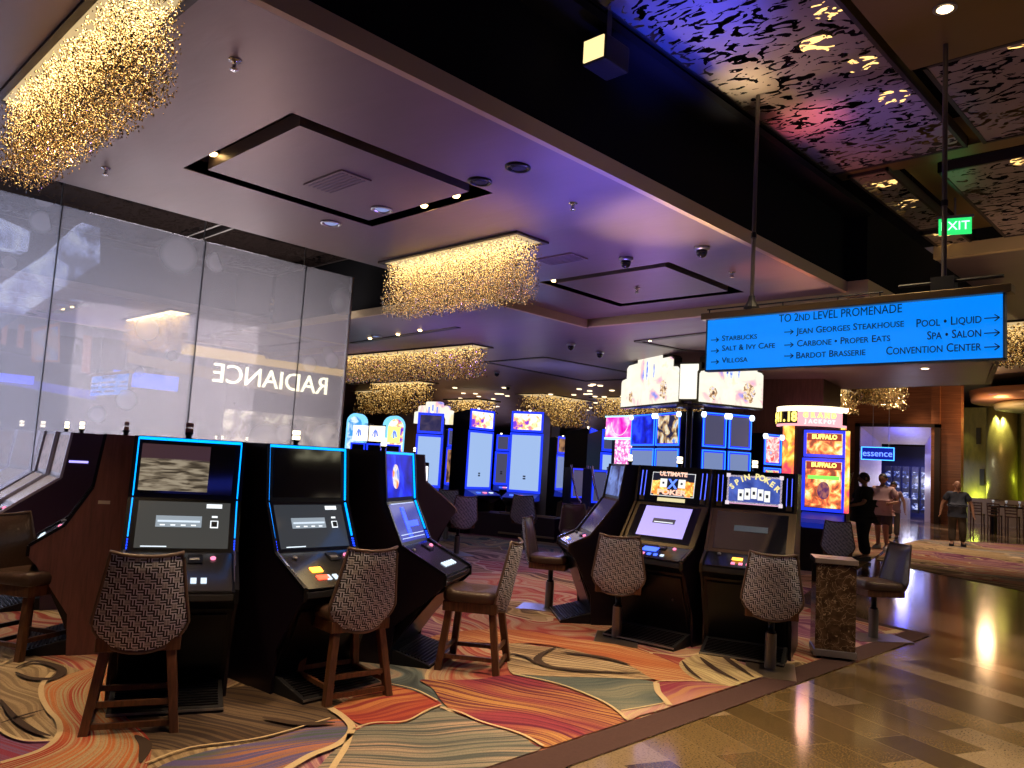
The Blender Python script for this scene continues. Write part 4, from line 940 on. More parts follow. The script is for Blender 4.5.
STEP = [(0, 0), (1, 0), (1, .44), (.97, .47), (.9, .48), (.9, .58), (.86, .62), (.72, .62), (.72, .72), (.68, .75), (.34, .75), (.3, .72), (.3, .62), (.14, .61), (.1, .57), (.1, .42), (.02, .40), (0, .37)]
PICB = mat('lantern_blue', (.02, .05, .3), .4, emit=(.12, .2, .9), es=1.2); PICT = mat('lantern_tan', (.2, .12, .05), .5, emit=(.42, .25, .14), es=1.)
FIGA = m_noiseart('figure_art', [(.34, (.10, .06, .05)), (.44, (.45, .25, .12)), (.54, (.9, .75, .5)), (.62, (.35, .3, .5)), (.7, (1, .9, .8))], 16, 1.1)
BLUA = m_noiseart('blue_figure_art', [(.36, (.02, .04, .4)), (.5, (.1, .2, .9)), (.62, (.5, .6, 1))], 14, 1.1)
def blob_figs(f, w, zb):
    for u, v, s_, hh in ((-.02, .56, .6, .17), (-.085, .50, .4, .09), (.10, .54, .45, .12)):
        b = MB(); pts = [(u * w + s_ * .045 * math.cos(a_) * (1 + .25 * math.cos(3 * a_)), zb + v + hh * math.sin(a_)) for a_ in [2 * PI * k / 12 for k in range(12)]]
        b.add([(x, -.024, z) for x, z in pts], [tuple(range(12))]); b.build('blue_figure', BLUA, f)
    for u, v, s_ in ((-.30, .14, .8), (.27, .20, 1.2)):
        b = MB(); pts = [(u * w + s_ * .10 * math.cos(a_) * (1 + .12 * math.cos(5 * a_)), zb + v + s_ * .13 * math.sin(a_) * (1 + .15 * math.sin(4 * a_))) for a_ in [2 * PI * k / 20 for k in range(20)]]
        b.add([(x, -.024, z) for x, z in pts], [tuple(range(20))]); b.build('figure_group', FIGA, f)
f, w = lantern_face(622, 11.6, 679, 10.7, 2.70, STEP, 'left'); blob_figs(f, w, 2.72)
f, w = lantern_face(699, 10.75, 762, 11.9, 2.70, STEP, 'right'); blob_figs(f, w, 2.72)
lantern_face(680, 10.7, 698, 10.75, 2.74, [(0, 0), (1, 0), (1, .46), (0, .46)], 'middle', emis('lantern_white', (1, .95, .82), .95))
cA = span(622, 11.6, 623, 11.6, 2.9)[0]; cB = span(679, 10.7, 680, 10.7, 2.9)[0]; cC = span(699, 10.75, 700, 10.75, 2.9)[0]; cD = span(762, 11.9, 763, 11.9, 2.9)[0]
b = MB(); b.plate([(q.x - ox, q.y - 11.0 + .05) for q in (cA, cB, cC, cD)], 2.685, 2.70); b.build('underside', mat('lavender_underside', (.35, .3, .5), .5), t)
# pink topped machine
c, rz, w = span(606, 12.4, 634, 12.2)
t = thing('pink_topped_slot_machine', (c.x, c.y, 0), rz, 'slot machine with magenta picture topper and pink sparkling column', 'slot machine')
b = MB(); b.box(-w * .5, w * .5, .0, .3, 2.18, 2.57); b.build('topper_box', BLACK, t)
b = MB(); b.box(-w * .52, w * .52, -.02, 0, 2.18, 2.57); o = b.build('topper_picture', m_noiseart('magenta_art', [(.35, (.55, .0, .35)), (.5, (.95, .08, .5)), (.62, (1, .5, .6)), (.7, (1, .9, .8))], 3.2, 1.3), t)
b = MB(); b.tube([(w * .30 * math.cos(a), -.03, 2.47 - w * .30 * math.sin(a)) for a in [PI * k / 12 for k in range(13)]], .006, 5); b.build('necklace_arc', WHT, o)
b = MB(); b.box(-w * .55, w * .55, -.03, .3, 2.14, 2.18); b.box(-w * .55, w * .55, -.03, .3, 2.57, 2.60); b.build('topper_edge_light', emis('cyan_soft', (.4, .85, 1), 1.3), t)
b = MB(); b.box(-w * .18, w * .25, -.0, .14, 1.0, 2.14); b.build('sparkle_column', m_noiseart('pink_sparkle', [(.4, (.6, .1, .4)), (.52, (.95, .3, .6)), (.6, (1, .85, .9))], 16, 1.2), t)
b = MB(); b.box(-w * .5, w * .5, .14, .5, 0, 2.14); b.box(-w * .18, w * .25, 0, .14, 0, 1.0); b.build('cabinet_body', BLACK, t)
# buffalo tower
c, rz, w = span(768, 13.6, 843, 13.9, 2.4)
t = thing('buffalo_slot_machine', (c.x, c.y, 0), rz, 'round topped jackpot slot machine with orange BUFFALO screens', 'slot machine'); t.scale = (1, 1, 1.075)
hw = w / 2
def arc_band(r, z0, z1, a0, a1, n=18, cy=.0, th=.03):
    b = MB(); vs = []; 
    for i in range(n + 1):
        a = R(a0 + (a1 - a0) * i / n)
        for rr in (r, r - th):
            for z in (z0, z1): vs.append((rr * math.sin(a), cy - rr * math.cos(a), z))
    fs = []
    for i in range(n):
        o = i * 4; p = o + 4; fs += [(o, p, p + 1, o + 1), (o + 2, o + 3, p + 3, p + 2), (o + 1, p + 1, p + 3, o + 3), (o, o + 2, p + 2, p)]
    fs += [(0, 1, 3, 2), (n * 4, n * 4 + 2, n * 4 + 3, n * 4 + 1)]
    return b.add(vs, fs)
CY = .75
b = arc_band(hw, 2.38, 2.72, -75, 75, cy=CY - .0, th=.05); crown = b.build('jackpot_crown', emis('crown_pink', (.95, .38, .42), 1.2), t)
b = arc_band(hw + .004, 2.62, 2.72, -75, 75, cy=CY, th=.02); b.build('crown_glow_band', emis('crown_cream', (1, .85, .55), 1.8), crown)
b = arc_band(hw + .006, 2.42, 2.63, -74, -14, cy=CY, th=.02); b.build('amount_panel', mat('amount_black', (.02, .01, .005), .4), crown)
b = arc_band(hw + .006, 2.42, 2.63, 62, 75, cy=CY, th=.02); b.build('amount_panel', mat('amount_black', (.02, .01, .005), .4), crown)
def curved_text(s, a0, a1, z, size, m_, parent, r):
    for i, ch in enumerate(s):
        if ch == ' ': continue
        a = R(a0 + (a1 - a0) * (i + .5) / len(s))
        textmesh('lettering', ch, size, m_, parent, (r * math.sin(a), CY - r * math.cos(a), z), (PI / 2, 0, a), ext=.003, bold=.008)
AMT = emis('amount_yellow', (1, .8, .15), 2.)
curved_text('$41.18', -72, -14, 2.525, .23, AMT, crown, hw + .02); curved_text('GRAND', -6, 48, 2.56, .115, AMT, crown, hw + .02); curved_text('JACKPOT', -4, 46, 2.455, .085, WHT, crown, hw + .02)
b = MB(); b.lathe([(hw - .06, .0), (hw - .06, 2.4)], 24, (0, CY)); b.build('core', mat('plum_core', (.03, .012, .03), .5), t)
FLAME = m_noiseart('flame_column', [(.35, (.7, .05, .1)), (.47, (1, .3, .03)), (.58, (1, .75, .15)), (.7, (1, .95, .6))], 4.5, 1.25)
b = arc_band(hw - .03, .9, 2.38, -47, -22, cy=CY, th=.04); b.build('flame_column', FLAME, t)
b = arc_band(hw - .02, .9, 2.38, 66, 80, cy=CY, th=.04); b.build('flame_column', FLAME, t)
b = MB(); b.box(-.02, hw + .08, -.04, .4, .0, 2.32); b.build('cabinet_body', BLACK, t)
x0, x1 = .0, hw + .05
b = MB(); frame_rect(x0, x1, -.045, 1.86, 2.30, .045, b); b.build('upper_frame', BLUEF, t)
b = MB(); frame_rect(x0 - .02, x1, -.045, .98, 1.84, .05, b); b.build('lower_frame', BLUEF, t)
BUF = m_noiseart('buffalo_art', [(.36, (.25, .06, .03)), (.46, (.85, .16, .05)), (.55, (1, .55, .15)), (.66, (1, .85, .5))], 7, 1.15)
b = MB(); b.box(x0 + .05, x1 - .05, -.055, -.04, 1.91, 2.25); u_ = b.build('upper_screen', BUF, t)
b = MB(); b.box(x0 + .04, x1 - .05, -.055, -.04, 1.04, 1.79); l_ = b.build('lower_screen', BUF, t)
xm = (x0 + x1) / 2
b = MB(); b.prism([(-.06, 2.3), (-.02, 2.3), (-.02, .98), (-.10, .98), (-.07, 1.4)], x1 + .0, x1 + .07); b.build('flame_column', FLAME, t)
b = MB(); b.box(x0 + .06, x1 - .06, -.058, -.054, 2.13, 2.245); b.build('title_band', emis('title_red', (.35, .03, .02), .8), u_)
b = MB(); b.box(x0 + .05, x1 - .06, -.058, -.054, 1.66, 1.785); b.build('title_band', emis('title_red', (.35, .03, .02), .8), l_)
textmesh('lettering', 'BUFFALO', .10, AMT, u_, (xm, -.06, 2.19), bold=.004); textmesh('lettering', 'BUFFALO', .10, AMT, l_, (xm, -.06, 1.73), bold=.004)
b = MB(); b.box(x0 + .08, x1 - .09, -.06, -.055, 1.50, 1.56); b.build('green_banner', emis('green_banner', (.2, .9, .1), 1.2), l_)
b = MB(); b.lathe([(.001, 0), (.13, 0), (.13, .006), (.001, .006)], 16); o = b.build('bison_medallion', m_noiseart('bison', [(.4, (.08, .02, .1)), (.6, (.35, .12, .1))], 12, 1.), l_); o.location = (xm, -.055, 1.32); o.rotation_euler = (PI / 2, 0, 0); o.scale = (.8, 1.1, 1)
b = MB(); b.prism([(-.04, .96), (-.34, .86), (-.36, .8), (-.04, .7)], x0, x1); b.build('console', emis('console_blue', (.01, .025, .4), .5), t)
# small red and white machine left of it
t = twin_machine(763, 12.6, 781, 13.0, 'narrow machine with red and white pay tables left of the buffalo machine', m_noiseart('red_white_art', [(.42, (.8, .1, .1)), (.5, (.9, .8, .75)), (.6, (.8, .15, .15)), (.7, (.3, .6, .9))], 9, 1.), H=2.34, z0=1.2, lowm=m_noiseart('red_white_art2', [(.42, (.8, .1, .1)), (.5, (.9, .6, .4)), (.62, (.2, .6, .2))], 9, 1.), group='double screen machine by the buffalo')
# lantern topper on the left bank and small crowns
c, rz, w = span(407, 11.6, 444, 11.8, 2.7)
t = thing('white_topper_sign', (c.x, c.y + .25, 0), rz, 'white glowing stepped topper above the tall blue machine on the left', 'sign')
pts = [((u - .5) * w, 2.36 + v * .70) for u, v in STEP]; n = len(pts); b = MB()
b.add([(x, -.02, z) for x, z in pts] + [(x, .08, z) for x, z in pts], [tuple(range(n)), tuple(range(2 * n - 1, n - 1, -1))] + [(i, i + n, (i + 1) % n + n, (i + 1) % n) for i in range(n)]); o = b.build('lit_face', LAN, t)
b = MB()
for u in (-.1, 0, .12): b.box(u * w - .02, u * w + .02, -.024, -.021, 2.62, 2.76 + (.05 if u == 0 else 0))
b.build('blue_tower_figures', PICB, o)
b = MB(); b.tube([(0, .03, 0), (0, .03, 2.4)], .05, 10); b.build('pole', BLACK, t)
def arch_machine(pl, yl, pr, yr, label, H, face):
    c, rz, w = span(pl, yl, pr, yr)
    t = thing('arched_slot_machine', (c.x, c.y, 0), rz, label, 'slot machine', 'arched slot machines')
    b = MB(); b.box(-w / 2, w / 2, 0, .5, 0, H - w / 2); b.build('cabinet_body', BLACK, t)
    a = [(w / 2 * math.cos(PI * k / 14), H - w / 2 + w / 2 * math.sin(PI * k / 14)) for k in range(15)] + [(-w / 2, 1.5), (w / 2, 1.5)]
    n = len(a); b = MB(); b.add([(x, -.02, z) for x, z in a] + [(x, .2, z) for x, z in a], [tuple(range(n - 1, -1, -1)), tuple(range(n, 2 * n))] + [(i, (i + 1) % n, (i + 1) % n + n, i + n) for i in range(n)]); b.build('arched_top', emis('arch_edge', (.2, .6, 1), 1.1), t)
    b = MB(); b.add([(x * .8, -.03, (z - 1.5) * .88 + 1.54) for x, z in a], [tuple(range(n - 1, -1, -1))]); b.build('arch_picture', face, t)
arch_machine(346, 9.6, 363, 9.8, 'arched machine with cyan half round top beside the glass edge', 2.42, m_noiseart('cyan_art', [(.4, (.05, .3, .7)), (.6, (.7, .85, .9))], 6, 1.))
arch_machine(385, 9.9, 404, 10.3, 'arched machine with pink and orange top left of the tall blue machine', 2.4, FACE_ART)
def small_sign_machine(pl, yl, pr, yr, label, colr):
    c, rz, w = span(pl, yl, pr, yr)
    t = thing('small_topper_slot_machine', (c.x, c.y, 0), rz, label, 'slot machine', 'machines with small square toppers')
    b = MB(); b.prism([(.45, 0), (.45, 1.78), (0, 1.78), (0, 1.2), (-.25, .95), (-.25, .88), (-.05, .8), (-.05, 0)], -w * .62, w * .62); b.build('cabinet_body', BLACK, t)
    b = MB(); b.box(-w * .48, w * .48, -.02, .1, 1.82, 2.12); o = b.build('square_topper', colr, t)
    b = MB(); b.beam((-w * .2, -.024, 1.92), (-w * .05, -.024, 2.02), .03, .01); b.beam((-.0, -.024, 1.9), (.0, -.024, 2.05), .03, .01); b.beam((w * .2, -.024, 1.92), (w * .1, -.024, 2.03), .03, .01); b.build('figure_marks', PICB, o)
    b = MB(); frame_rect(-w * .6, w * .6, -.01, 1.5, 1.78, .03, b); b.build('blue_frame', BLUEF, t)
small_sign_machine(353, 8.9, 365, 9.0, 'machine with small white square topper, left of three beside the glass', emis('top_white', (.9, .9, 1), 1.3))
small_sign_machine(369, 9.0, 382, 9.1, 'machine with small cream square topper, middle of three beside the glass', emis('top_cream', (1, .85, .6), 1.3))
small_sign_machine(387, 9.1, 400, 9.3, 'machine with small yellow green square topper, right of three', emis('top_green', (.75, .9, .2), 1.3))
# silver edged machine facing away to the right behind the angled one
t, us, ls = slant_cabinet('slot_machine', (solve_x(421, 8.3, 1.5), 8.3), 146, .60, 'dark machine with silver edge rail in profile behind the angled blue machine', 'silver edged machines', side=mat('umber_side', (.05, .035, .035), .45), trim=mat('silver_rail', (.55, .5, .48), .25, .7),
    upper=DGLASS, lower=DGLASS, slant=(-.40, .92), mid=(-.05, 1.2), deck=.58)
t = bpy.data.objects.new('card_reader_display', None); C.objects.link(t); t.parent = ls.parent; t.location = (.30, -.10, 1.18); t.rotation_euler = (0, 0, R(-96)); t.scale = (1.25, 1.25, 1.25)
b = MB(); b.box(-.045, .045, -.01, .03, 0, .2); b.build('display_face', emis('display_white', (.95, .9, .95), 1.3), t, bevel=.01)
b = MB(); b.box(-.055, .055, .0, .05, -.02, .25); b.build('display_shell', BLACK, t, bevel=.015)
b = MB(); b.beam((.0, .03, 0), (.05, .12, -.12), .02); b.build('display_arm', BLACK, t)
# blue machine with curved metal loops (mid right) and console in front
def curved_pod(pl, yl, pr, yr, label):
    c, rz, w = span(pl, yl, pr, yr, 1.2)
    t = thing('curved_slot_machine', (c.x, c.y, 0), rz, label, 'slot machine', 'curved slot machines')
    b = MB(); b.box(-w / 2, w / 2, .1, .3, 0, 1.55); b.prism([(.1, .9), (-.3, .8), (-.3, .72), (.1, .6)], -w / 2, w / 2); b.build('cabinet_body', mat('pod_blue', (.01, .01, .06), .3), t)
    for sx in (-1, 1):
        b = MB(); b.tube([(sx * w * .5, .1, 1.6), (sx * w * .52, .02, 1.3), (sx * w * .52, -.12, 1.0), (sx * w * .46, -.32, .82), (sx * w * .3, -.36, .78)], .022, 8); b.build('chrome_loop', mat('loop_chrome', (.35, .3, .5), .25, .8), t, True)
    b = MB(); b.box(-w * .42, w * .42, .08, .1, 1.0, 1.5); b.build('screen', DIMS, t)
    b = MB(); frame_rect(-w * .46, w * .46, .09, .98, 1.54, .03, b); b.build('screen_frame', BLUEF, t)
curved_pod(574, 11.6, 590, 12.0, 'curved chrome looped machine left of the leftmost poker machine')
curved_pod(595, 10.6, 611, 11.0, 'curved chrome looped machine directly behind the leftmost poker machine')
# low rail counter before the centre pair
c, rz, w = span(474, 12.0, 562, 12.6, .5)
t = thing('curved_bench_base', (c.x, c.y, 0), rz, 'low dark plinth with metal foot rails under the centre machines', 'plinth')
b = MB(); b.box(-w / 2, w / 2, -.35, .35, 0, .48); b.build('plinth_body', mat('plum_core', (.03, .012, .03), .5), t)
for z in (.08, .50):
    b = MB(); b.box(-w * .1, w / 2 + .02, -.40, -.33, z, z + .035); b.build('rail', mat('rail_bronze', (.45, .33, .22), .3, .7), t)
# farther stools
def far(x, y, deg, lb): dup(pd0, (x, y, 0), R(deg), lb, 'pedestal stools farther back')
def farp(px, y, deg, lb): far(solve_x(px, y, .5), y, deg, lb)
farp(459, 9.0, 250, 'brown post stool facing left before the centre machines')
farp(447, 10.3, 230, 'dim stool behind the brown post stool left of centre')
farp(524, 11.0, 215, 'stool with quilted back before the right centre portrait machine')
farp(578, 9.6, 60, 'stool tucked beside the curved chrome looped machine')
farp(596, 9.2, 30, 'stool behind the leftmost poker machine console')
farp(838, 12.6, 200, 'grey fabric stool before the buffalo machine beside the woman')
farp(435, 12.5, 200, 'dim stool in the shadow under the tall blue portrait machine')

# ------------------------------------------------------------------ carpet with traced petals
def catmull(pts, n=6, closed=True):
    out = []; N = len(pts)
    for i in range(N if closed else N - 1):
        p0, p1, p2, p3 = [Vector(pts[(i + k) % N] if closed else pts[max(0, min(N - 1, i + k))]) for k in (-1, 0, 1, 2)]
        for j in range(n):
            t_ = j / n
            out.append(.5 * ((2 * p1) + (-p0 + p2) * t_ + (2 * p0 - 5 * p1 + 4 * p2 - p3) * t_ ** 2 + (-p0 + 3 * p1 - 3 * p2 + p3) * t_ ** 3))
    if not closed: out.append(Vector(pts[-1]))
    return out
carp = bpy.data.meshes.new('patterned_carpet'); cv = []; cf = []; cm = []; cuv = []; ca = []
XE = -2.99
def cadd(poly, z, mi, cols=None, ang=0):
    o = len(cv); u = Vector((math.cos(ang), math.sin(ang))); v = Vector((-u.y, u.x))
    for p in poly: cv.append((p[0], p[1], z)); cuv.append((p[0] * u.x + p[1] * u.y, p[0] * v.x + p[1] * v.y)); ca.append(cols or ((0, 0, 0),) * 3)
    cf.append(list(range(o, o + len(poly)))); cm.append(mi)
def cstrip(pts, w, z, mi=2):
    pts = [Vector((p[0], p[1])) for p in pts]; L_ = []; R_ = []
    for i, p in enumerate(pts):
        d = (pts[min(i + 1, len(pts) - 1)] - pts[max(i - 1, 0)]).normalized(); n_ = Vector((-d.y, d.x)); ww = w if not callable(w) else w(i / (len(pts) - 1))
        L_.append(p + n_ * ww / 2); R_.append(p - n_ * ww / 2)
    for i in range(len(pts) - 1):
        cadd([R_[i], R_[i + 1], L_[i + 1], L_[i]], z, mi)
far_edge = [(-2.75, 9.5), (-3.5, 9.72), (-4.6, 10.2), (-5.2, 12.5), (-5.6, 15), (-6.6, 19), (-8.5, 26), (-12, 40)]
cadd([(-46, -4), (-2.75, -4)] + far_edge[:-1] + [(-11, 34), (-46, 34)], .006, 0)
cadd([(XE, -4), (-2.75, -4), (-2.75, 9.5), (XE, 9.42)], .008, 3)      # dark border band
cadd([(-2.99, 9.42), (-2.75, 9.5), (-3.5, 9.72), (-4.6, 10.2), (-4.8, 10.05), (-3.55, 9.56)], .008, 3)
# second carpet island of the far hall
cadd([(-6.17, 17.6), (-5.2, 16.6), (-3.3, 15.4), (-1, 14.2), (1, 14.5), (1, 30), (-5.4, 29), (-7.8, 26), (-7.3, 22)], .006, 0)
def W(pts): return [P(x, y)[:2] for x, y in pts]
def deg_of(a, c): d = P(*c) - P(*a); return math.atan2(d.y, d.x)
O_, RED, GOLDc, MAG, TEAL, GREY, CRE, TAU, DK, PUR = (.50, .19, .075), (.38, .07, .045), (.52, .36, .15), (.26, .045, .08), (.085, .115, .115), (.24, .225, .18), (.50, .39, .24), (.15, .105, .068), (.05, .035, .03), (.12, .05, .12)
PET = [  # boundary px, colours a b stripes, stripe direction (two px)
 ([(-40, 640), (10, 650), (70, 668), (130, 690), (250, 700), (330, 712), (330, 740), (150, 770), (-60, 770)], (CRE, (.36, .26, .15), (.24, .17, .10)), ((0, 690), (60, 730))),
 ([(95, 690), (150, 700), (240, 688), (300, 690), (345, 705), (352, 722), (335, 735), (260, 742), (175, 752), (120, 740)], (TAU, (.10, .065, .04), DK), ((180, 705), (300, 722))),
 ([(200, 755), (265, 742), (330, 722), (348, 724), (348, 738), (325, 752), (290, 770), (250, 800), (130, 820), (150, 775)], (TEAL, O_, (.12, .1, .25)), ((170, 760), (330, 738))),
 ([(-60, 720), (5, 738), (30, 743), (52, 744), (30, 756), (0, 766), (-60, 775)], (PUR, MAG, (.2, .1, .2)), ((0, 745), (40, 750))),
 ([(330, 712), (352, 700), (368, 689), (390, 687), (415, 693), (436, 702), (441, 707), (428, 712), (405, 724), (372, 728), (350, 722)], (RED, O_, (.26, .04, .04)), ((345, 716), (430, 702))),
 ([(346, 742), (356, 733), (372, 727), (405, 725), (425, 715), (438, 710), (455, 716), (480, 725), (519, 737), (541, 750), (520, 775), (470, 810), (290, 815), (320, 768)], (GREY, (.42, .30, .22), (.09, .10, .10)), ((350, 748), (520, 745))),
 ([(420, 682), (445, 682), (480, 681), (513, 677), (558, 687), (597, 702), (617, 714), (626.5, 724), (585, 737), (543, 750), (519, 737), (480, 725), (460, 716), (446, 708), (439, 700), (432, 690)], ((.30, .055, .075), (.50, .25, .09), (.13, .02, .05)), ((450, 690), (600, 725))),
 ([(500, 640), (530, 647), (560, 650), (610, 658), (645, 670), (655, 681), (600, 680), (545, 679), (513, 676), (506, 660)], (CRE, (.42, .30, .17), TAU), ((520, 655), (640, 675))),
 ([(515, 677), (560, 679), (610, 680), (650, 683), (662, 690), (664, 702), (655, 708), (632, 713), (620, 713), (597, 702), (560, 687)], (TEAL, (.24, .24, .18), (.13, .15, .14)), ((560, 690), (655, 690))),
 ([(430, 640), (470, 632), (520, 632), (570, 640), (625, 648), (665, 661), (700, 680), (690, 687), (655, 682), (630, 668), (590, 656), (540, 646), (490, 645)], ((.56, .32, .15), O_, (.38, .11, .05)), ((480, 638), (660, 672))),
 ([(620, 714), (635, 712), (655, 708), (668, 706), (671, 710), (640, 718), (628, 724)], ((.5, .3, .26), MAG, CRE), ((630, 722), (636, 712))),
 ([(656, 685), (672, 684), (700, 684), (736, 689), (705, 700), (671, 710), (664, 699)], (MAG, (.42, .2, .2), (.45, .22, .12)), ((670, 705), (730, 688))),
 ([(680, 664), (700, 656), (720, 655), (745, 668), (764, 681), (737, 689), (700, 683), (684, 674)], ((.56, .45, .24), (.46, .36, .2), (.36, .27, .15)), ((685, 664), (740, 688))),
]
for i, (pp, cols, (a, c)) in enumerate(PET):
    w_ = [Vector(q) for q in W(pp)]
    poly = catmull(w_, 6)
    poly = [(min(q[0], XE - .001), q[1]) for q in poly]
    cadd(poly, .010 + i * .0008, 1, cols, deg_of(a, c))
def cribbon(Lp, Rp, z, cols, n=6, m=10, wid=1.0):
    Lc = catmull([Vector(q) for q in W(Lp)], n, False); Rc = catmull([Vector(q) for q in W(Rp)], n, False); o = len(cv); N = min(len(Lc), len(Rc)); run = 0
    for i in range(N):
        if i: run += ((Lc[i] + Rc[i]) / 2 - (Lc[i - 1] + Rc[i - 1]) / 2).length
        for j in range(m + 1):
            p = Lc[i].lerp(Rc[i], j / m); cv.append((p.x, p.y, z)); cuv.append((run, j / m * wid)); ca.append(cols)
    for i in range(N - 1):
        for j in range(m): cf.append([o + i * (m + 1) + j, o + i * (m + 1) + j + 1, o + (i + 1) * (m + 1) + j + 1, o + (i + 1) * (m + 1) + j]); cm.append(5)
cribbon([(94, 670), (68, 678), (44, 690), (42, 704), (50, 717), (59, 731), (54, 746), (30, 758), (-10, 769), (-60, 782)],
        [(112, 672), (108, 688), (114, 705), (124, 719), (137, 731), (148, 742), (151, 754), (148, 768), (138, 790), (120, 815)], .0215, ((.50, .17, .06), (.36, .045, .03), (.42, .34, .20)), wid=.95)
for pts, ww in (
    ([(330, 712), (342, 720), (351, 730), (348, 740), (335, 750), (310, 760), (285, 775)], .045),
    ([(350, 738), (345, 752), (335, 768), (325, 785)], .035),
    ([(52, 676), (42, 688), (41, 700), (48, 714), (58, 726), (58, 740), (40, 755), (0, 768)], .03),
    ([(-20, 720), (5, 738), (25, 745), (52, 745)], .022),
    ([(440, 711), (460, 716), (480, 725), (519, 737), (543, 750)], .02), ([(513, 677), (558, 687), (597, 702), (617, 714), (627, 724)], .022),
    ([(352, 734), (372, 727), (405, 725), (425, 715), (441, 708)], .016), ([(390, 687), (415, 693), (437, 704)], .014),
    ([(656, 686), (658, 695), (664, 702), (671, 711)], .045), ([(655, 686), (662, 684), (700, 684), (736, 689)], .018),
    ([(145, 768), (190, 752), (260, 742), (330, 722)], .014), ([(512, 676), (560, 679), (655, 682)], .012),
    ([(0, 668), (25, 657), (45, 655)], .02), ([(621, 714), (640, 711), (666, 706)], .014)):
    cstrip([q for q in catmull([Vector(q) for q in W(pts)], 6, False) if q.x < XE], ww, .025)
for pts, ww, mi in (   # dark tapering strokes on the tan parts
    ([(0, 704), (14, 722), (32, 735), (50, 741)], .035, 4), ([(0, 728), (20, 721), (44, 714)], .02, 4), ([(15, 672), (35, 665), (60, 672), (55, 682), (30, 682), (15, 676)], .05, 4), ([(135, 740), (145, 750), (140, 768)], .05, 4),
    ([(556, 650), (542, 657), (538, 664), (555, 671), (600, 675), (640, 676)], .06, 4), ([(505, 655), (525, 660), (536, 667)], .03, 4), ([(560, 655), (600, 660), (630, 668)], .06, 4),
    ([(682, 664), (690, 674), (702, 683)], .03, 4), ([(700, 660), (715, 672), (742, 686)], .05, 4), ([(720, 656), (735, 668), (756, 682)], .05, 4),
    ([(262, 722), (300, 728), (335, 727)], .05, 4)):
    cc = catmull([Vector(q) for q in W(pts)], 6, False); cstrip([q for q in cc if q.x < XE], lambda k, w0=ww: w0 * (.25 + math.sin(PI * k)), .0265, mi)
carp.from_pydata(cv, [], cf)
for m_ in (m_carpet_base(), m_petal(), CREAM, mat('carpet_border', (.075, .042, .04), .95, spec=.1, noise=.2, nscale=60), mat('carpet_dark', (.06, .04, .03), .95, spec=.1), m_petal(.12)): carp.materials.append(m_)
carp.polygons.foreach_set('material_index', cm)
uvl = carp.uv_layers.new(name='UVMap')
for i, lp in enumerate(carp.loops): uvl.data[i].uv = cuv[lp.vertex_index]
for k, nm in enumerate(('ca', 'cb', 'cc')):
    at = carp.color_attributes.new(nm, 'FLOAT_COLOR', 'POINT')
    for i, q in enumerate(ca): at.data[i].color = (*q[k], 1)
o = bpy.data.objects.new('patterned_carpet', carp); C.objects.link(o)
tag(o, 'casino carpet with orange, cream, teal and magenta petal pattern on the left', 'carpet')

# ------------------------------------------------------------------ the far hall on the right
YW = 38.
WOODW = m_wood('orange_wood_wall', (.13, .042, .016), (.27, .10, .04), .35, (.3, .3, 9))
b = MB(); b.box(-18, -14.27, YW, YW + .3, 0, 6.2); b.box(-10.65, -9.85, YW - .1, YW + .3, 0, 6.2); b.box(-14.27, -10.65, YW, YW + .3, 4.35, 6.2); b.box(-11.0, -10.65, YW - .25, YW, 0, 6.2)
struct(b.build('wall_wood', WOODW))
t = thing('shop_portal', (-12.45, YW, 0), 0, 'pale stone shop entrance frame in the wood wall of the far hall', 'shop entrance')
b = MB()
b.box(-1.82, -1.6, -.3, 0, 0, 4.35); b.box(1.6, 1.82, -.3, 0, 0, 4.35); b.box(-1.82, 1.82, -.3, 0, 4.2, 4.35); b.build('dark_surround', mat('bronze_dark', (.05, .035, .025), .3, .5), t)
b = MB()
b.add([(-1.6, -.2, 0), (-1.6, -.2, 4.2), (-1.2, 1.4, 3.5), (-1.2, 1.4, 0)], [(0, 1, 2, 3)]); b.add([(1.6, -.2, 0), (1.6, -.2, 4.2), (.72, 1.4, 3.5), (.72, 1.4, 0)], [(3, 2, 1, 0)])
b.add([(-1.6, -.2, 4.2), (1.6, -.2, 4.2), (.72, 1.4, 3.5), (-1.2, 1.4, 3.5)], [(0, 1, 2, 3)]); b.build('stone_reveal', mat('portal_stone', (.5, .4, .36), .5, noise=.15), t)
b = MB(); b.box(-1.5, -.05, -.02, .06, 2.55, 3.15); o = b.build('shop_sign', mat('essence_box', (.0, .01, .1), .3, emit=(.003, .008, .25), es=1.), t); o.location = (.1, -.6, .1)
b = MB(); frame_rect(-1.5, -.05, -.02, 2.55, 3.15, .035, b); b.build('sign_neon', emis('cyan_soft', (.4, .85, 1), 1.3) if False else emis('sign_edge_blue', (.05, .35, 1), 2.5), o)
textmesh('lettering', 'essence', .42, emis('essence_text', (.12, .22, 1), 2.2), o, (-.78, -.04, 2.85), ext=.004)
for x in (-1.0, -.3):
    b = MB(); b.tube([(x, 0, 3.15), (x, 0, 5.9)], .012, 6); b.build('hanging_rod', STEEL, o)
b = MB(); b.box(-3.5, 1.5, 5.5, 5.6, 0, 3.6); b.build('shop_back_wall', mat('shop_blue_wall', (.05, .06, .2), .4), t)
SHG = m_noiseart('shop_goods', [(.42, (.0, .0, .02)), (.55, (.05, .08, .35)), (.62, (.6, .65, .8)), (.68, (.1, .1, .5))], 5, 1.1, sc=(1, 1, 1.6))
for k in range(6):
    b = MB(); b.box(-1.6 + k * .42, -1.3 + k * .42, 3.0, 3.2, .3, 2.5); o = b.build('display_shelf', mat('shelf_dark', (.03, .03, .05), .3), t)
    for j in range(4):
        b = MB(); b.box(-1.58 + k * .42, -1.32 + k * .42, 2.97, 3.0, .45 + j * .5, .75 + j * .5); b.build('shelf_goods', SHG, o)
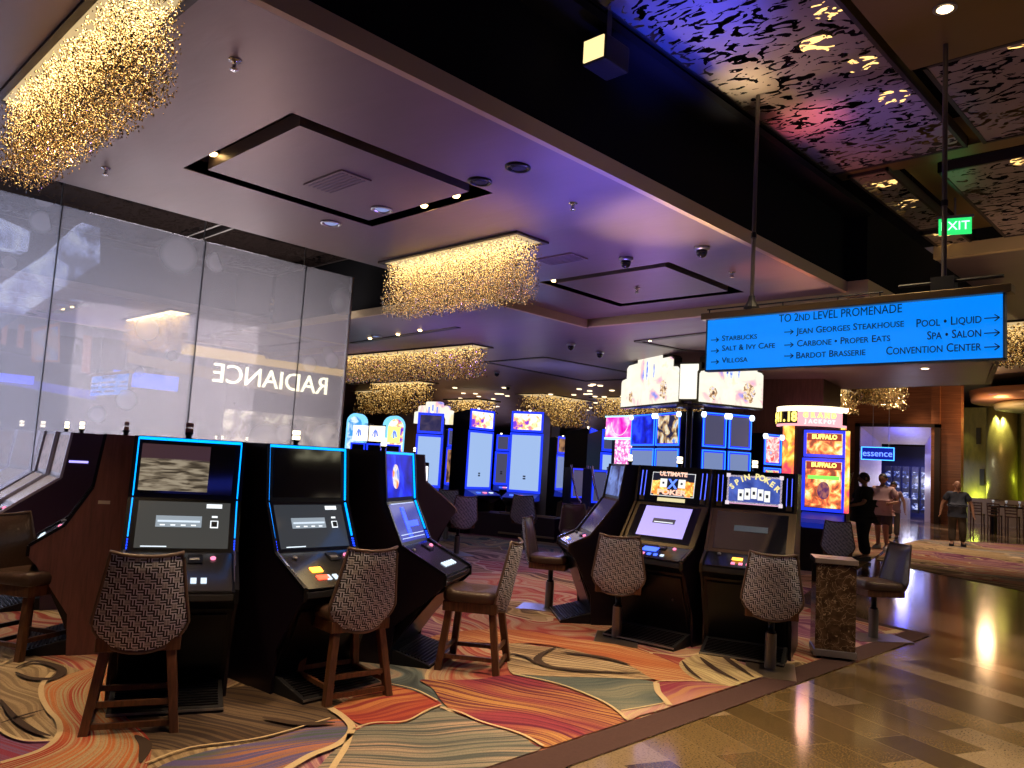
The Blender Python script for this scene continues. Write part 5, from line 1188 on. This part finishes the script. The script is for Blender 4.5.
b = MB(); b.box(-.55, -.2, 2.0, 2.4, .0, 1.0); b.build('white_counter', mat('counter_white', (.6, .58, .55), .4), t)
light('AREA', (-12.4, 40.6, 3.1), 120, (.35, .35, 1), (-12.4, 40.6, 0), size=2.); light('POINT', (-12.6, 40.0, 1.8), 60, (.8, .8, 1), shadow_soft_size=.3); light('POINT', (-11.9, 36.8, 3.0), 30, (1, .8, .65), shadow_soft_size=.3); light('POINT', (-12.2, 37.9, 3.7), 60, (.05, .08, 1), shadow_soft_size=.3)
# green gold lit wall beside it with slots, beams of light and small niches
GRW = m_wood('green_gold_wall', (.17, .16, .035), (.28, .25, .06), .5, (2, 2, .6))
b = MB(); b.box(-11.2, -1, 43.4, 43.7, 0, 5.6); struct(b.build('wall_green', GRW))
t = thing('gold_column', (-9.35, 42.6, 0), 0, 'pale gold lit column with twin light beams on the far green wall', 'column')
b = MB(); b.lathe([(.62, 1.2), (.62, 5.5)], 28); b.build('column_shaft', mat('gold_mosaic', (.42, .38, .12), .35, .3, noise=.4, nscale=30, bump=.4), t, True)
b = MB(); b.box(-1.3, 1.2, -.5, .2, 0, 1.2); b.build('stone_plinth', mat('plinth_tan', (.26, .19, .09), .4), t)
t = thing('gold_column', (-6.75, 43.0, 0), 0, 'pale gold column with light beams at the right picture edge', 'column')
b = MB(); b.lathe([(.55, .8), (.55, 4.6)], 28); b.build('column_shaft', mat('gold_mosaic', (.42, .38, .12), .35, .3), t, True)
for i, (x, z) in enumerate([(-10.5, 4.2), (-10.35, 2.2), (-9.95, 3.1), (-8.45, 3.2), (-8.2, 2.4), (-7.6, 4.6), (-7.45, 3.0), (-8.35, 4.4), (-7.9, 1.7)]):
    b = MB(); b.box(x - .10, x + .10, 43.33, 43.41, z - .4, z + .4)
    if i == 0: n0 = b.build('wall_niche', mat('niche_dark', (.03, .028, .012), .6)); tag(n0, 'small dark upright slot in the far green wall', 'wall slot', 'dark slots in the green wall')
    else: o = b.build('wall_niche', mat('niche_dark', (.03, .028, .012), .6)); tag(o, 'small dark upright slot in the far green wall', 'wall slot', 'dark slots in the green wall')
for x, y, z, e in ((-9.5, 41.85, 5.3, 110), (-9.1, 41.85, 5.3, 110), (-11.0, 42.9, 5.3, 60), (-6.75, 42.2, 4.6, 90)):
    light('SPOT', (x, y, z), e * .65, (1, .92, .4), (x, y + .35, 0), spot_size=R(50), spot_blend=.6, shadow_soft_size=.05)
light('POINT', (-8.8, 37.5, 4.6), 120, (1, .6, .3), shadow_soft_size=.3)
for x in (-10.6, -7.6): light('POINT', (x, 43.0, 1.3), 26, (.85, 1, .1), shadow_soft_size=.2)
b = MB(); b.lathe([(3.3, 5.45), (3.4, 5.9), (2.4, 6.0)], 40, (-6.6, 40.)); o = b.build('ceiling_ring', mat('copper_ring', (.5, .25, .12), .35, .5), None, True); tag(o, 'copper coloured round ceiling ring over the far bar', 'ceiling ring')
b = MB(); b.lathe([(2.4, 5.15), (2.45, 5.3), (2.4, 5.4)], 40, (-6.6, 40.)); o = b.build('ceiling_disc', mat('disc_olive', (.3, .27, .14), .5), None, True); tag(o, 'pale olive round ceiling disc hanging under the copper ring', 'ceiling disc')
# bar table and high chairs
t = thing('bar_table', (-6.9, 33.5, 0), 0, 'long dark bar table with glasses at the right picture edge', 'table')
b = MB(); b.box(-.8, 1.5, -.35, .35, 1.0, 1.06); b.build('table_top', BLACK, t)
for x in (-.7, .4, 1.4):
    b = MB(); b.box(x - .05, x + .05, -.25, .25, 0, 1.0); b.build('leg', BLACK, t)
hs0 = None
for k, x in enumerate((-7.95, -7.4, -6.85, -6.3)):
    p = (x, 32.7, 0)
    if hs0 is None:
        hs0 = thing('bar_chair', p, R(180), 'slatted dark wood bar chair at the far bar table', 'chair', 'bar chairs at the far table')
        b = MB(); b.box(-.2, .2, -.2, .2, .68, .73); b.build('seat', WOOD, hs0)
        for q in ((-.18, -.18), (.18, -.18), (-.18, .18), (.18, .18)):
            b = MB(); b.beam((q[0], q[1], 0), (q[0] * .95, q[1] * .95, .7), .035); b.build('leg', WOOD, hs0)
        b = MB(); b.beam((-.18, .19, .7), (-.19, .24, 1.15), .03); b.beam((.18, .19, .7), (.19, .24, 1.15), .03)
        for z in (.82, .92, 1.02, 1.12): b.beam((-.19, .2 + (z - .7) * .1, z), (.19, .2 + (z - .7) * .1, z), .012, .05)
        b.build('backrest', WOOD, hs0)
    else: dup(hs0, p)
g0 = None
for k in range(5):
    p = (-7.6 + k * .42, 33.35, 1.06)
    if g0 is None:
        b = MB(); b.lathe([(.035, 0), (.035, .008), (.008, .02), (.008, .09), (.04, .13), (.042, .2), (.036, .2), (.03, .14), (.002, .1)], 12); g0 = b.build('wine_glass', mat('glass_white', (.7, .75, .8), .1, emit=(.6, .65, .7), es=.15), None, True); g0.location = p
        tag(g0, 'small stemmed glass standing on the far bar table', 'glass', 'glasses on the bar table')
    else: dup(g0, p)
# warm brown walls and columns in the far left of the hall
for px, Y, w_, lb in ((396, 17, 1.3, 'dark brown square column behind the left bank of machines'), (549, 19, .5, 'slim dark column right of the centre portrait machines'), (792, 15.2, 1.5, 'broad brown column above and behind the buffalo machine')):
    x = solve_x(px, Y, 2.5); o = MB(); o.box(-w_ / 2, w_ / 2, -w_ / 2, w_ / 2, 0, 3.5 if px != 792 else 3.5); o = o.build('square_column', m_wood('column_brown%d' % px, (.06, .03, .022), (.10, .05, .035), .4)); o.location = (x, Y, 0); o.rotation_euler = (0, 0, R(10)); tag(o, lb, 'column')
b = MB(); b.box(-.9, .9, -.05, .05, 0, 2.6); o = b.build('orange_poster', m_noiseart('orange_poster_art', [(.45, (.55, .22, .08)), (.6, (.9, .45, .2)), (.7, (1, .85, .6))], 2, .8)); o.location = (solve_x(460, 19, 2), 19, 0); o.rotation_euler = (0, 0, R(45)); tag(o, 'orange lit poster panel in the far hall left of the centre machines', 'poster')
# glowing dots of machines far away, seen between the banks
rnd = random.Random(3)
sm0 = None
for k in range(26):
    px = rnd.choice([rnd.uniform(556, 600), rnd.uniform(445, 510), rnd.uniform(560, 625)]); Y = rnd.uniform(20, 34)
    Y = 20 + k * .55; c = (solve_x(px, Y, 1.8), Y, 0)
    if sm0 is None:
        sm0 = thing('distant_slot_machine', c, R(40), 'tiny distant slot machine glowing in the dark hall', 'slot machine', 'tiny distant slot machines')
        b = MB(); b.box(-.3, .3, 0, .5, 0, 2.0); b.build('cabinet_body', BLACK, sm0)
        b = MB(); b.box(-.26, .26, -.03, 0, 1.0, 1.5); b.build('lower_screen', m_noiseart('distant_art', [(.4, (.1, .1, .8)), (.5, (.9, .6, .3)), (.6, (.8, .2, .5))], 3, 1.2), sm0)
        b = MB(); b.box(-.26, .26, -.03, 0, 1.6, 1.95); b.build('upper_screen', m_noiseart('distant_art2', [(.4, (.8, .7, .4)), (.5, (.2, .3, .9)), (.62, (.9, .4, .1))], 3, 1.4), sm0)
    else: dup(sm0, c, R(rnd.uniform(0, 80)))
rl0 = None
for k in range(40):   # row lamps and glints on the far ceiling
    px, py = rnd.uniform(445, 625), rnd.uniform(384, 412)
    p = P(px, py, 3.5)
    if rl0 is None:
        rl0 = thing('far_downlight', p, 0, 'tiny warm downlight in the far low ceiling', 'lamp', 'tiny far ceiling lights')
        b = MB(); b.lathe([(.07, 0), (.06, -.02)], 10); b.build('lens', emis('far_glint', (1, .75, .45), 2.2), rl0)
    else: dup(rl0, p, rnd.uniform(0, 3))

# ------------------------------------------------------------------ promenade wall seen only as a reflection in the glass
t = thing('storefront', (2.98, 13, 0), R(-90), 'shop front with a glowing RADIANCE sign, mirrored in the glass wall', 'shop front')
textmesh('lettering', 'RADIANCE', .78, emis('radiance_text', (.9, .85, .55), 3.2), t, (1.15, -.05, 3.58), ext=.02, bold=.0)
b = MB(); b.box(-3, 4, -.03, 0, 4.0, 4.3); b.build('gold_fascia', emis('fascia_gold', (.8, .5, .12), .9), t)
b = MB(); b.box(4.0, 5.7, -.04, 0, 2.95, 3.35); b.build('blue_screen', emis('mirror_blue', (.02, .12, .9), 1.6), t)
b = MB(); b.box(-2.2, 2.6, -.04, 0, .6, 2.6); b.build('shop_window', m_noiseart('shop_window_glow', [(.35, (.1, .08, .06)), (.55, (.5, .4, .3)), (.65, (1, .85, .6))], 2.2, .8), t)
b = MB(); b.box(7.5, 14.5, -.04, 0, 2.75, 2.95); b.build('blue_band', emis('mirror_blue2', (.05, .08, .9), 1.8), t)
b = MB(); b.box(-8, 15, -.2, 0, 4.9, 5.3); b.build('cornice', STRIPM, t)
t = thing('corridor_slot_machine', (2.2, 15.6, 0), R(-90), 'machine with yellow topper, seen mirrored near the right end of the glass wall', 'slot machine')
b = MB(); b.box(-.8, .8, 0, .4, 0, 2.6); b.build('cabinet_body', BLACK, t)
b = MB(); b.box(-.8, .8, -.03, 0, 2.6, 3.15); b.build('topper_picture', m_noiseart('yellow_art', [(.4, (.2, .08, .0)), (.5, (1, .7, .05)), (.62, (1, .95, .5))], 3, 1.8), t)
b = MB(); frame_rect(-.7, .7, -.03, 1.3, 2.4, .08, b); b.build('blue_frame', BLUEF, t)

# ------------------------------------------------------------------ people
def skin(name, nodes, edges, root, mtl, parent=None, sub=1, extra=None, loc=None):
    keys = list(nodes); idx = {k: i for i, k in enumerate(keys)}
    me = bpy.data.meshes.new(name); me.from_pydata([nodes[k][0] for k in keys], [(idx[a], idx[c]) for a, c in edges], [])
    o = bpy.data.objects.new('tmp', me); C.objects.link(o)
    o.modifiers.new('s', 'SKIN'); o.modifiers['s'].use_smooth_shade = True
    for k in keys:
        sv = me.skin_vertices[0].data[idx[k]]; r = nodes[k][1]; sv.radius = (r, r) if isinstance(r, (int, float)) else r; sv.use_root = (k == root)
    md = o.modifiers.new('u', 'SUBSURF'); md.levels = sub; md.render_levels = sub
    dg = bpy.context.evaluated_depsgraph_get(); m2 = bpy.data.meshes.new_from_object(o.evaluated_get(dg)); m2.name = name
    bpy.data.objects.remove(o)
    m2.materials.clear()
    for q in (mtl if isinstance(mtl, (list, tuple)) else [mtl]): m2.materials.append(q)
    if extra: m2 = extra(m2)
    m2.polygons.foreach_set('use_smooth', [True] * len(m2.polygons))
    o = bpy.data.objects.new(name, m2); C.objects.link(o)
    if parent: o.parent = parent
    return o
def head_shape(c, yaw, sc=1.):
    """head verts/faces: sphere shaped into a skull with brow, nose, lips, chin, ears"""
    vs = []; fs = []; nu, nv = 20, 16
    for j in range(nv + 1):
        ph = PI * j / nv
        for i in range(nu):
            th = 2 * PI * i / nu; x = math.sin(ph) * math.sin(th); y = -math.sin(ph) * math.cos(th); z = math.cos(ph)
            jaw = 1 - .28 * max(0, -z) ** 1.2; X = x * .078 * jaw; Y = y * .098 * (1 - .12 * max(0, -z)); Z = z * .122
            f = max(0, -y) * math.exp(-(x / .22) ** 2)
            Y -= .024 * f * math.exp(-((z + .12) / .16) ** 2); Y -= .008 * f * math.exp(-((z + .5) / .1) ** 2); Y -= .01 * f * math.exp(-((z + .85) / .15) ** 2)
            Y += .010 * math.exp(-((abs(x) - .42) / .18) ** 2) * math.exp(-((z - .08) / .12) ** 2) * (1 if y < 0 else 0)
            vs.append((X, Y, Z))
    for j in range(nv):
        for i in range(nu): fs.append((j * nu + i, j * nu + (i + 1) % nu, (j + 1) * nu + (i + 1) % nu, (j + 1) * nu + i))
    for s in (-1, 1):
        o = len(vs)
        for k in range(8):
            a = 2 * PI * k / 8
            for rr, xx in ((1, .078), (.8, .095)): vs.append((s * xx, .01 + .018 * rr * math.cos(a) + (.008 if rr < 1 else 0), .0 + .032 * rr * math.sin(a)))
        for k in range(8): p, q = o + 2 * k, o + 2 * ((k + 1) % 8); fs.append((p, q, q + 1, p + 1))
        fs.append(tuple(o + 2 * k + 1 for k in range(8)))
    cy, sy = math.cos(yaw), math.sin(yaw)
    return [((x * cy - y * sy) * sc + c[0], (x * sy + y * cy) * sc + c[1], z * sc + c[2]) for x, y, z in vs], fs
SKIN = mat('skin_tan', (.42, .22, .15), .5); SKIN2 = mat('skin_olive', (.36, .18, .12), .5)
def person(loc, deg, J, label, skinm, H=1.75, hairm=None, hair='short', garments=(), head_yaw=0, belly=0.):
    t = thing('person', (loc[0], loc[1], 0), R(deg), label, 'person'); s = H / 1.75
    t.scale = (s * (1.14 if belly > .025 else 1.06), s * 1.05, s)
    N = {'pel': ((0, 0, .95), (.15, .115)), 'bel': ((0, -.01 - belly * .3, 1.08), (.14 + belly * .3, .115 + belly)), 'che': ((0, 0, 1.28), (.155, .115)), 'upc': ((0, .01, 1.40), (.13, .09)), 'nek': ((0, .01, 1.49), .055), 'hb': ((0, .0, 1.56), .055)}
    for sd in 'LR':
        sg = 1 if sd == 'L' else -1; j = J[sd]
        N['sh' + sd] = ((sg * .165, .01, 1.40), .055); N['el' + sd] = (j['el'], .042); N['wr' + sd] = (j['wr'], .029); N['hip' + sd] = ((sg * .095, 0, .80), .088); N['kn' + sd] = (j['kn'], .07); N['an' + sd] = (j['an'], .042)
        N['he' + sd] = (j['to'][0], .04) if False else ((j['an'][0], j['an'][1] + .02, .045), .04); N['to' + sd] = (j['to'], .034)
    E_ = [('pel', 'bel'), ('bel', 'che'), ('che', 'upc'), ('upc', 'nek'), ('nek', 'hb')]
    for sd in 'LR':
        E_ += [('upc', 'sh' + sd), ('sh' + sd, 'el' + sd), ('el' + sd, 'wr' + sd), ('pel', 'hip' + sd), ('hip' + sd, 'kn' + sd), ('kn' + sd, 'an' + sd), ('an' + sd, 'to' + sd)]
        del N['he' + sd]
        w = Vector(N['wr' + sd][0]); e = Vector(N['el' + sd][0]); d = (w - e).normalized(); sg = 1 if sd == 'L' else -1
        side = d.cross(Vector((1, 0, 0))).normalized() if abs(d.x) < .8 else Vector((0, 0, 1)); pal = w + d * .055
        N['pa' + sd] = (tuple(pal), (.026, .020)); E_.append(('wr' + sd, 'pa' + sd))
        inn = d.cross(side).normalized() * (-sg)
        for k in range(4):
            b0 = pal + side * (k - 1.5) * .019 + d * .028; L_ = (.04, .047, .044, .034)[k]
            N['f%d%s' % (k, sd)] = (tuple(b0), .0095); N['g%d%s' % (k, sd)] = (tuple(b0 + d * L_ * .8 + inn * .01), .0085); N['h%d%s' % (k, sd)] = (tuple(b0 + d * L_ * 1.25 + inn * .034), .0075)
            E_ += [('pa' + sd, 'f%d%s' % (k, sd)), ('f%d%s' % (k, sd), 'g%d%s' % (k, sd)), ('g%d%s' % (k, sd), 'h%d%s' % (k, sd))]
        b0 = w + d * .03 - side * .03; N['t0' + sd] = (tuple(b0), .011); N['t1' + sd] = (tuple(b0 + d * .04 - side * .016 + inn * .012), .009); E_ += [('pa' + sd, 't0' + sd), ('t0' + sd, 't1' + sd)]
    hv, hf = head_shape((0, -.012, 1.635), head_yaw)
    def addhead(m2):
        vs = [tuple(v.co) for v in m2.vertices]; fs = [tuple(p.vertices) for p in m2.polygons]; o = len(vs)
        m3 = bpy.data.meshes.new('body'); m3.from_pydata(vs + hv, [], fs + [tuple(i + o for i in f) for f in hf]); m3.materials.append(skinm); return m3
    skin('body', N, E_, 'pel', skinm, t, 1, addhead)
    # eyes and mouth
    cy, sy = math.cos(head_yaw), math.sin(head_yaw)
    def hp(x, y, z): return (x * cy - y * sy, x * sy + y * cy - .012, z + 1.635)
    for s_ in (-1, 1):
        b = MB(); b.lathe([(.003, -.006), (.010, 0), (.003, .006)], 8); o = b.build('eye', mat('eye_dark', (.03, .02, .02), .2), t, True); o.location = hp(s_ * .031, -.086, .01)
    b = MB(); b.beam(hp(-.02, -.094, -.062), hp(.02, -.094, -.062), .007, .006); b.build('mouth', mat('lip_brown', (.25, .09, .08), .5), t)
    if hairm:
        vs = []; fs = []; nu, nv = 18, 9; cover = PI * (.52 if hair == 'short' else .64)
        for j in range(nv + 1):
            for i in range(nu):
                th = 2 * PI * i / nu; fr_ = max(0, math.cos(th)); ph = (cover * (1 - (.42 if hair == 'short' else .38) * fr_)) * j / nv
                x = math.sin(ph) * math.sin(th) * .087; y = -math.sin(ph) * math.cos(th) * .106 + .006; z = math.cos(ph) * .132
                vs.append(hp(x, y, z))
        for j in range(nv):
            for i in range(nu): fs.append((j * nu + i, j * nu + (i + 1) % nu, (j + 1) * nu + (i + 1) % nu, (j + 1) * nu + i))
        b = MB(); b.add(vs, fs); b.build('hair', hairm, t, True)
    for nm, gm, parts, grow in garments:
        n = {}; e = []
        def cp(k, r=None): n[k] = (N[k][0], tuple(q + grow for q in N[k][1]) if isinstance(N[k][1], tuple) else N[k][1] + grow if r is None else r)
        if nm in ('shirt', 'dress', 'tunic'):
            for k in ('bel', 'che', 'upc'): cp(k)
            n['pel'] = ((0, 0, .98), (.172 + grow, .138 + grow + belly * .5)); n['bel'] = (N['bel'][0], (.162 + belly * .3 + grow, .13 + belly + grow))
            e += [('pel', 'bel'), ('bel', 'che'), ('che', 'upc')]
            n['col'] = ((0, .008, 1.46), .062 + grow * .5); e.append(('upc', 'col'))
            for sd in 'LR':
                a = Vector(N['sh' + sd][0]); c = Vector(N['el' + sd][0]); cp('sh' + sd); n['sl' + sd] = (tuple(a.lerp(c, parts)), .06 + grow)
                e += [('upc', 'sh' + sd), ('sh' + sd, 'sl' + sd)]
            n['hem'] = ((0, 0, .90), (.172 + grow, .132 + grow + belly * .5)); e.append(('pel', 'hem'))
        else:
            n['pel'] = ((0, 0, .93), (.168 + grow, .128 + grow)); n['wst'] = ((0, 0, 1.03), (.155 + grow, .115 + grow)); e.append(('wst', 'pel'))
            for sd in 'LR':
                a = Vector(N['hip' + sd][0]); c = Vector(N['kn' + sd][0]); d = Vector(N['an' + sd][0]); cp('hip' + sd); e.append(('pel', 'hip' + sd))
                if parts <= 1: n['q' + sd] = (tuple(a.lerp(c, parts)), .088 + grow); e.append(('hip' + sd, 'q' + sd))
                else:
                    cp('kn' + sd); n['q' + sd] = (tuple(c.lerp(d, .96)), .06 + grow); e += [('hip' + sd, 'kn' + sd), ('kn' + sd, 'q' + sd)]
        skin(nm, n, e, 'pel', gm, t, 1)
    for sd in 'LR':
        a = Vector(J[sd]['an']); b_ = Vector(J[sd]['to']); b = MB(); d = (b_ - a); d.z = 0; d.normalize(); q = Vector((-d.y, d.x, 0)); gz = min(a.z, b_.z) - .045
        pts = [(-.06, .035), (.02, .045), (.12, .05), (.19, .045), (.225, .0)]; base = Vector((a.x, a.y, max(0, a.z - .09)))
        ol = [base + d * u + q * w for u, w in pts] + [base + d * u - q * w for u, w in reversed(pts[:-1])]
        n = len(ol); vs = [tuple(v) for v in ol] + [(v.x * .94 + base.x * .06, v.y * .94 + base.y * .06, v.z + (.095 if (v - base).dot(d) < .06 else .055)) for v in ol]
        b.add(vs, [tuple(range(n - 1, -1, -1)), tuple(range(n, 2 * n))] + [(i, (i + 1) % n, (i + 1) % n + n, i + n) for i in range(n)]); b.build('shoe', mat('shoe_dark', (.03, .025, .03), .5) if 'shorts' not in label else mat('shoe_light', (.5, .48, .48), .5), t)
    return t
def joint(el, wr, kn, an, to): return dict(el=el, wr=wr, kn=kn, an=an, to=to)
# bald man walking towards the viewer
pm = P(957, 546); pm = (pm.x, pm.y)
J = {'L': joint((.30, .03, 1.13), (.33, -.06, .88), (.11, -.10, .50), (.12, .04, .10), (.14, -.12, .04)), 'R': joint((-.31, .05, 1.13), (-.35, -.02, .88), (-.10, .04, .50), (-.11, -.08, .09), (-.13, -.24, .04))}
person(pm, 18, J, 'bald bearded man in dark blue t-shirt and brown trousers walking towards us', SKIN, 1.80, None, 'none',
       (('shirt', mat('navy_tshirt', (.035, .045, .075), .8), .72, .028), ('trousers', mat('brown_trousers', (.075, .055, .04), .85), 2, .022)), .1, .07)
# man in a pale pink shirt and shorts
pp = P(882, 549); pp = (pp.x, pp.y)
J = {'L': joint((.29, .04, 1.12), (.20, -.20, 1.08), (.10, -.14, .51), (.10, -.02, .10), (.12, -.18, .04)), 'R': joint((-.29, .05, 1.13), (-.30, -.05, .88), (-.10, .02, .50), (-.11, .10, .10), (-.12, -.06, .05))}
person(pp, 0, J, 'man in pale pink shirt and dark shorts walking beside the woman in black', SKIN2, 1.84, mat('hair_black', (.012, .01, .01), .5), 'short',
       (('shirt', mat('pink_shirt', (.62, .40, .43), .8), .75, .03), ('shorts', mat('dark_shorts', (.08, .06, .07), .85), .92, .03)), -.15, .03)
# woman behind him
pw = P(893, 539); pw = (pw.x, pw.y)
J = {'L': joint((.28, .03, 1.14), (.30, -.03, .90), (.10, -.03, .50), (.10, .0, .10), (.11, -.15, .04)), 'R': joint((-.28, .03, 1.14), (-.3, -.03, .90), (-.10, .0, .50), (-.10, .05, .10), (-.11, -.1, .04))}
person(pw, 10, J, 'dark haired person mostly hidden behind the man in pink', SKIN, 1.68, mat('hair_black', (.012, .01, .01), .5), 'long',
       (('shirt', mat('mauve_top', (.25, .16, .2), .8), .5, .02), ('trousers', mat('grey_trousers', (.1, .09, .1), .85), 2, .018)), 0, .0)
# woman in black holding a cloth, her back to us, facing left
pb = P(863, 561); pb = (pb.x, pb.y)
J = {'L': joint((.26, -.10, 1.15), (.20, -.34, 1.08), (.10, -.05, .50), (.10, .04, .10), (.11, -.12, .04)), 'R': joint((-.25, -.12, 1.14), (-.16, -.36, 1.04), (-.10, .02, .50), (-.10, .06, .10), (-.11, -.1, .04))}
t = person(pb, -52, J, 'woman in black tunic and trousers with dark hair tied back, holding a cloth, facing left', SKIN, 1.80, mat('hair_black', (.012, .01, .01), .5), 'long',
       (('tunic', mat('black_cloth', (.008, .008, .012), .85), .8, .05), ('trousers', mat('black_cloth', (.008, .008, .012), .85), 2, .04)), 0, .03)
M_ = Matrix.Translation((pb[0], pb[1], 0)) @ Matrix.Rotation(R(-52), 4, 'Z') @ Matrix.Scale(1.80 / 1.75, 4)
b = MB(); vs = []; 
for j in range(7):
    for i in range(7): vs.append((-.1 + i * .045 + .02 * math.sin(j * 2.), -.40 - .04 * math.sin(i * 1.7 + j), 1.10 - j * .055 + .02 * math.cos(i * 2.1)))
b.add([tuple(M_ @ Vector(v)) for v in vs], [(j * 7 + i, j * 7 + i + 1, (j + 1) * 7 + i + 1, (j + 1) * 7 + i) for j in range(6) for i in range(6)])
o = b.build('cleaning_cloth', mat('lilac_cloth', (.45, .40, .55), .8), None, True); o.modifiers.new('s', 'SOLIDIFY').thickness = .012; tag(o, 'pale lilac cleaning cloth held by the woman in black', 'cloth')
b = MB(); b.tube([(M_ @ Vector((-.10, -.36, 1.10))), (M_ @ Vector((-.05, -.2, 1.75)))], .009, 6); b.tube([(M_ @ Vector((-.05, -.22, 1.70))), (M_ @ Vector((-.28, -.75, 2.12)))], .012, 6)
o = b.build('duster_rod', mat('rod_pale', (.6, .5, .4), .5)); tag(o, 'pale duster rod raised by the woman in black towards the buffalo machine', 'rod')

# ------------------------------------------------------------------ light
wd = bpy.data.worlds.new('World'); SC.world = wd; wd.use_nodes = True
wd.node_tree.nodes['Background'].inputs[0].default_value = (.5, .32, .28, 1); wd.node_tree.nodes['Background'].inputs[1].default_value = .03
WARM = (1, .68, .38)
def down(x, y, e, size=62, col=WARM, z=3.52, soft=.06): light('SPOT', (x, y, z), e, col, (x, y, 0), spot_size=R(size), spot_blend=.7, shadow_soft_size=soft)
for x, y, e in ((-3.7, 2.2, 190), (-4.0, 3.6, 150), (-3.6, 5.0, 220), (-4.7, 1.3, 150), (-5.7, 1.2, 120), (-6.9, 1.6, 110), (-5.2, 5.6, 170), (-7.2, 6.4, 190), (-7.6, 9.2, 240), (-6.3, 8.2, 170), (-9.4, 10.0, 280), (-8.2, 7.4, 200), (-8.3, 1.4, 60), (-11.5, 9.8, 120)):
    down(x, y, e)
for x, y, e in ((-.9, 3.2, 420), (-1.2, 3.0, 260), (-1.3, 6.8, 260), (-2.2, 5.2, 150), (-.2, 5, 200), (-1.8, 9.6, 220), (-3.6, 13.2, 160)): down(x, y, e, 80, (1, .74, .42), 4.4)
for x, y, e in ((-6, 20.5, 260), (-5.5, 22, 300), (-8.5, 26, 300), (-6.3, 25.5, 300), (-10.5, 33, 500), (-7.5, 33, 400), (-9, 20, 200), (-11.5, 37, 260)): down(x, y, e * 1.5, 75, (1, .72, .5), 6.2, .15)
# unseen spots added to tint the ceilings and mid floor, no fixtures modelled
def wash(loc, tgt, e, col, size=60, soft=.15): light('SPOT', loc, e, col, tgt, spot_size=R(size), spot_blend=1., shadow_soft_size=soft)
VIO = (.30, .16, 1.); BLU = (.02, .05, 1.); PNK = (1, .2, .25)
wash((-4.6, 5.8, 1.3), (-4.3, 4.7, 3.6), 170, (.22, .14, 1), 105)
wash((-3.6, 5.0, 1.3), (-3.6, 4.3, 3.6), 230, (.09, .1, 1), 52)
wash((-4.0, 5.4, 1.3), (-3.5, 5.3, 3.6), 300, (1, .7, .42), 42, .1)
wash((-3.7, 6.9, 1.3), (-3.4, 7.2, 3.6), 230, (1, .3, .25), 34)
wash((-4.6, 5.4, 1.3), (-4.7, 4.2, 3.6), 120, (1, .6, .3), 34)
wash((-6.2, 9.0, 1.8), (-5.6, 8.8, 3.5), 60, (.5, .26, .9), 140)
wash((-8.8, 7.6, 1.9), (-8.6, 8.0, 3.5), 75, (.28, .14, 1), 130)
wash((-10.1, 11.2, 2.2), (-10.2, 11.6, 3.5), 60, (.25, .3, 1), 100)
wash((-13, 9.5, 1.9), (-13, 9.5, 3.5), 60, (.4, .2, .9), 120)
wash((-5.2, 2.4, 1.75), (-4.8, 3.2, 3.6), 9, (.4, .25, .9), 130)
wash((-7.2, 3.5, 1.8), (-6.0, 3.2, 3.6), 20, (.9, .6, .5), 140)
wash((-5.5, 1.2, 1.8), (-4.5, .8, 3.6), 16, (1, .6, .5), 140)
wash((-1.9, 3.9, 3.2), (-2.8, 4.35, 4.6), 330, BLU, 44)
wash((-2.2, 4.6, 3.0), (-2.9, 5.25, 4.6), 300, (1, .85, .5), 18)
wash((-2.2, 5.2, 3.0), (-2.75, 6.2, 4.6), 330, PNK, 20)
wash((-2.2, 5.6, 3.0), (-2.4, 6.5, 4.6), 60, (.3, .2, 1), 50)
wash((-2.3, 3.0, 2.6), (-2.4, 4.6, 4.6), 12, (.6, .4, .7), 110)
wash((-7.0, 20, 2.5), (-7.5, 26, 6.4), 260, (1, .65, .4), 130)  # this and the next: unseen uplights added to lighten the hall ceiling
wash((-11, 30, 2.5), (-10, 34, 6.4), 260, (1, .65, .4), 130)
wash((-8.4, 9.0, 3.3), (-8.0, 8.5, 0), 60, (.6, .25, 1), 120)
wash((-6.4, 7.6, 3.3), (-6.6, 7.4, 0), 40, (.7, .25, .9), 110)
wash((-.9, 5.0, 2.6), (-1.2, 5.2, 4.6), 7, (1, .65, .25), 100)
wash((-1.0, 7.5, 2.6), (-1.3, 8.2, 4.6), 9, (1, .65, .45), 100)
wash((-2.0, 9.0, 2.4), (-1.6, 11.5, 4.45), 50, (1, .65, .4), 110)
wash((-8.0, 5.0, 3.4), (-8.2, 4.2, 4.4), 12, (.1, .2, 1), 60)
# daylight coloured lounge lamps behind the glass
light('AREA', (-11.6, 1.0, 2.2), 140, (.78, .8, 1), (-9.4, 1.6, 2.0), size=2.6, spread=R(120))
light('AREA', (-11.9, 4.8, 2.2), 105, (1, .86, .82), (-9.4, 4.4, 2.2), size=2.6, spread=R(120))
# lit machine faces spill cool light
light('SPOT', (-5.4, 8.9, 2.6), 60, (1, .95, .85), (-4.2, 6.2, 0), spot_size=R(110), spot_blend=1., shadow_soft_size=.15)
light('SPOT', (-10.2, 11.0, 1.6), 40, (.25, .3, 1), (-8.4, 8.8, 0), spot_size=R(120), spot_blend=1., shadow_soft_size=.15)
light('POINT', (-5.6, 12.6, 2.2), 20, (1, .45, .3), shadow_soft_size=.3)

SC.view_settings.view_transform = 'Standard'; SC.view_settings.look = 'None'; SC.view_settings.gamma = 1; SC.view_settings.exposure = .35
SC.view_settings.use_curve_mapping = False
cy = SC.cycles
cy.max_bounces = 6; cy.diffuse_bounces = 3; cy.glossy_bounces = 4; cy.transparent_max_bounces = 12; cy.transmission_bounces = 4; cy.caustics_reflective = False; cy.caustics_refractive = False
cy.sample_clamp_indirect = 6; cy.use_light_tree = True; cy.use_denoising = True
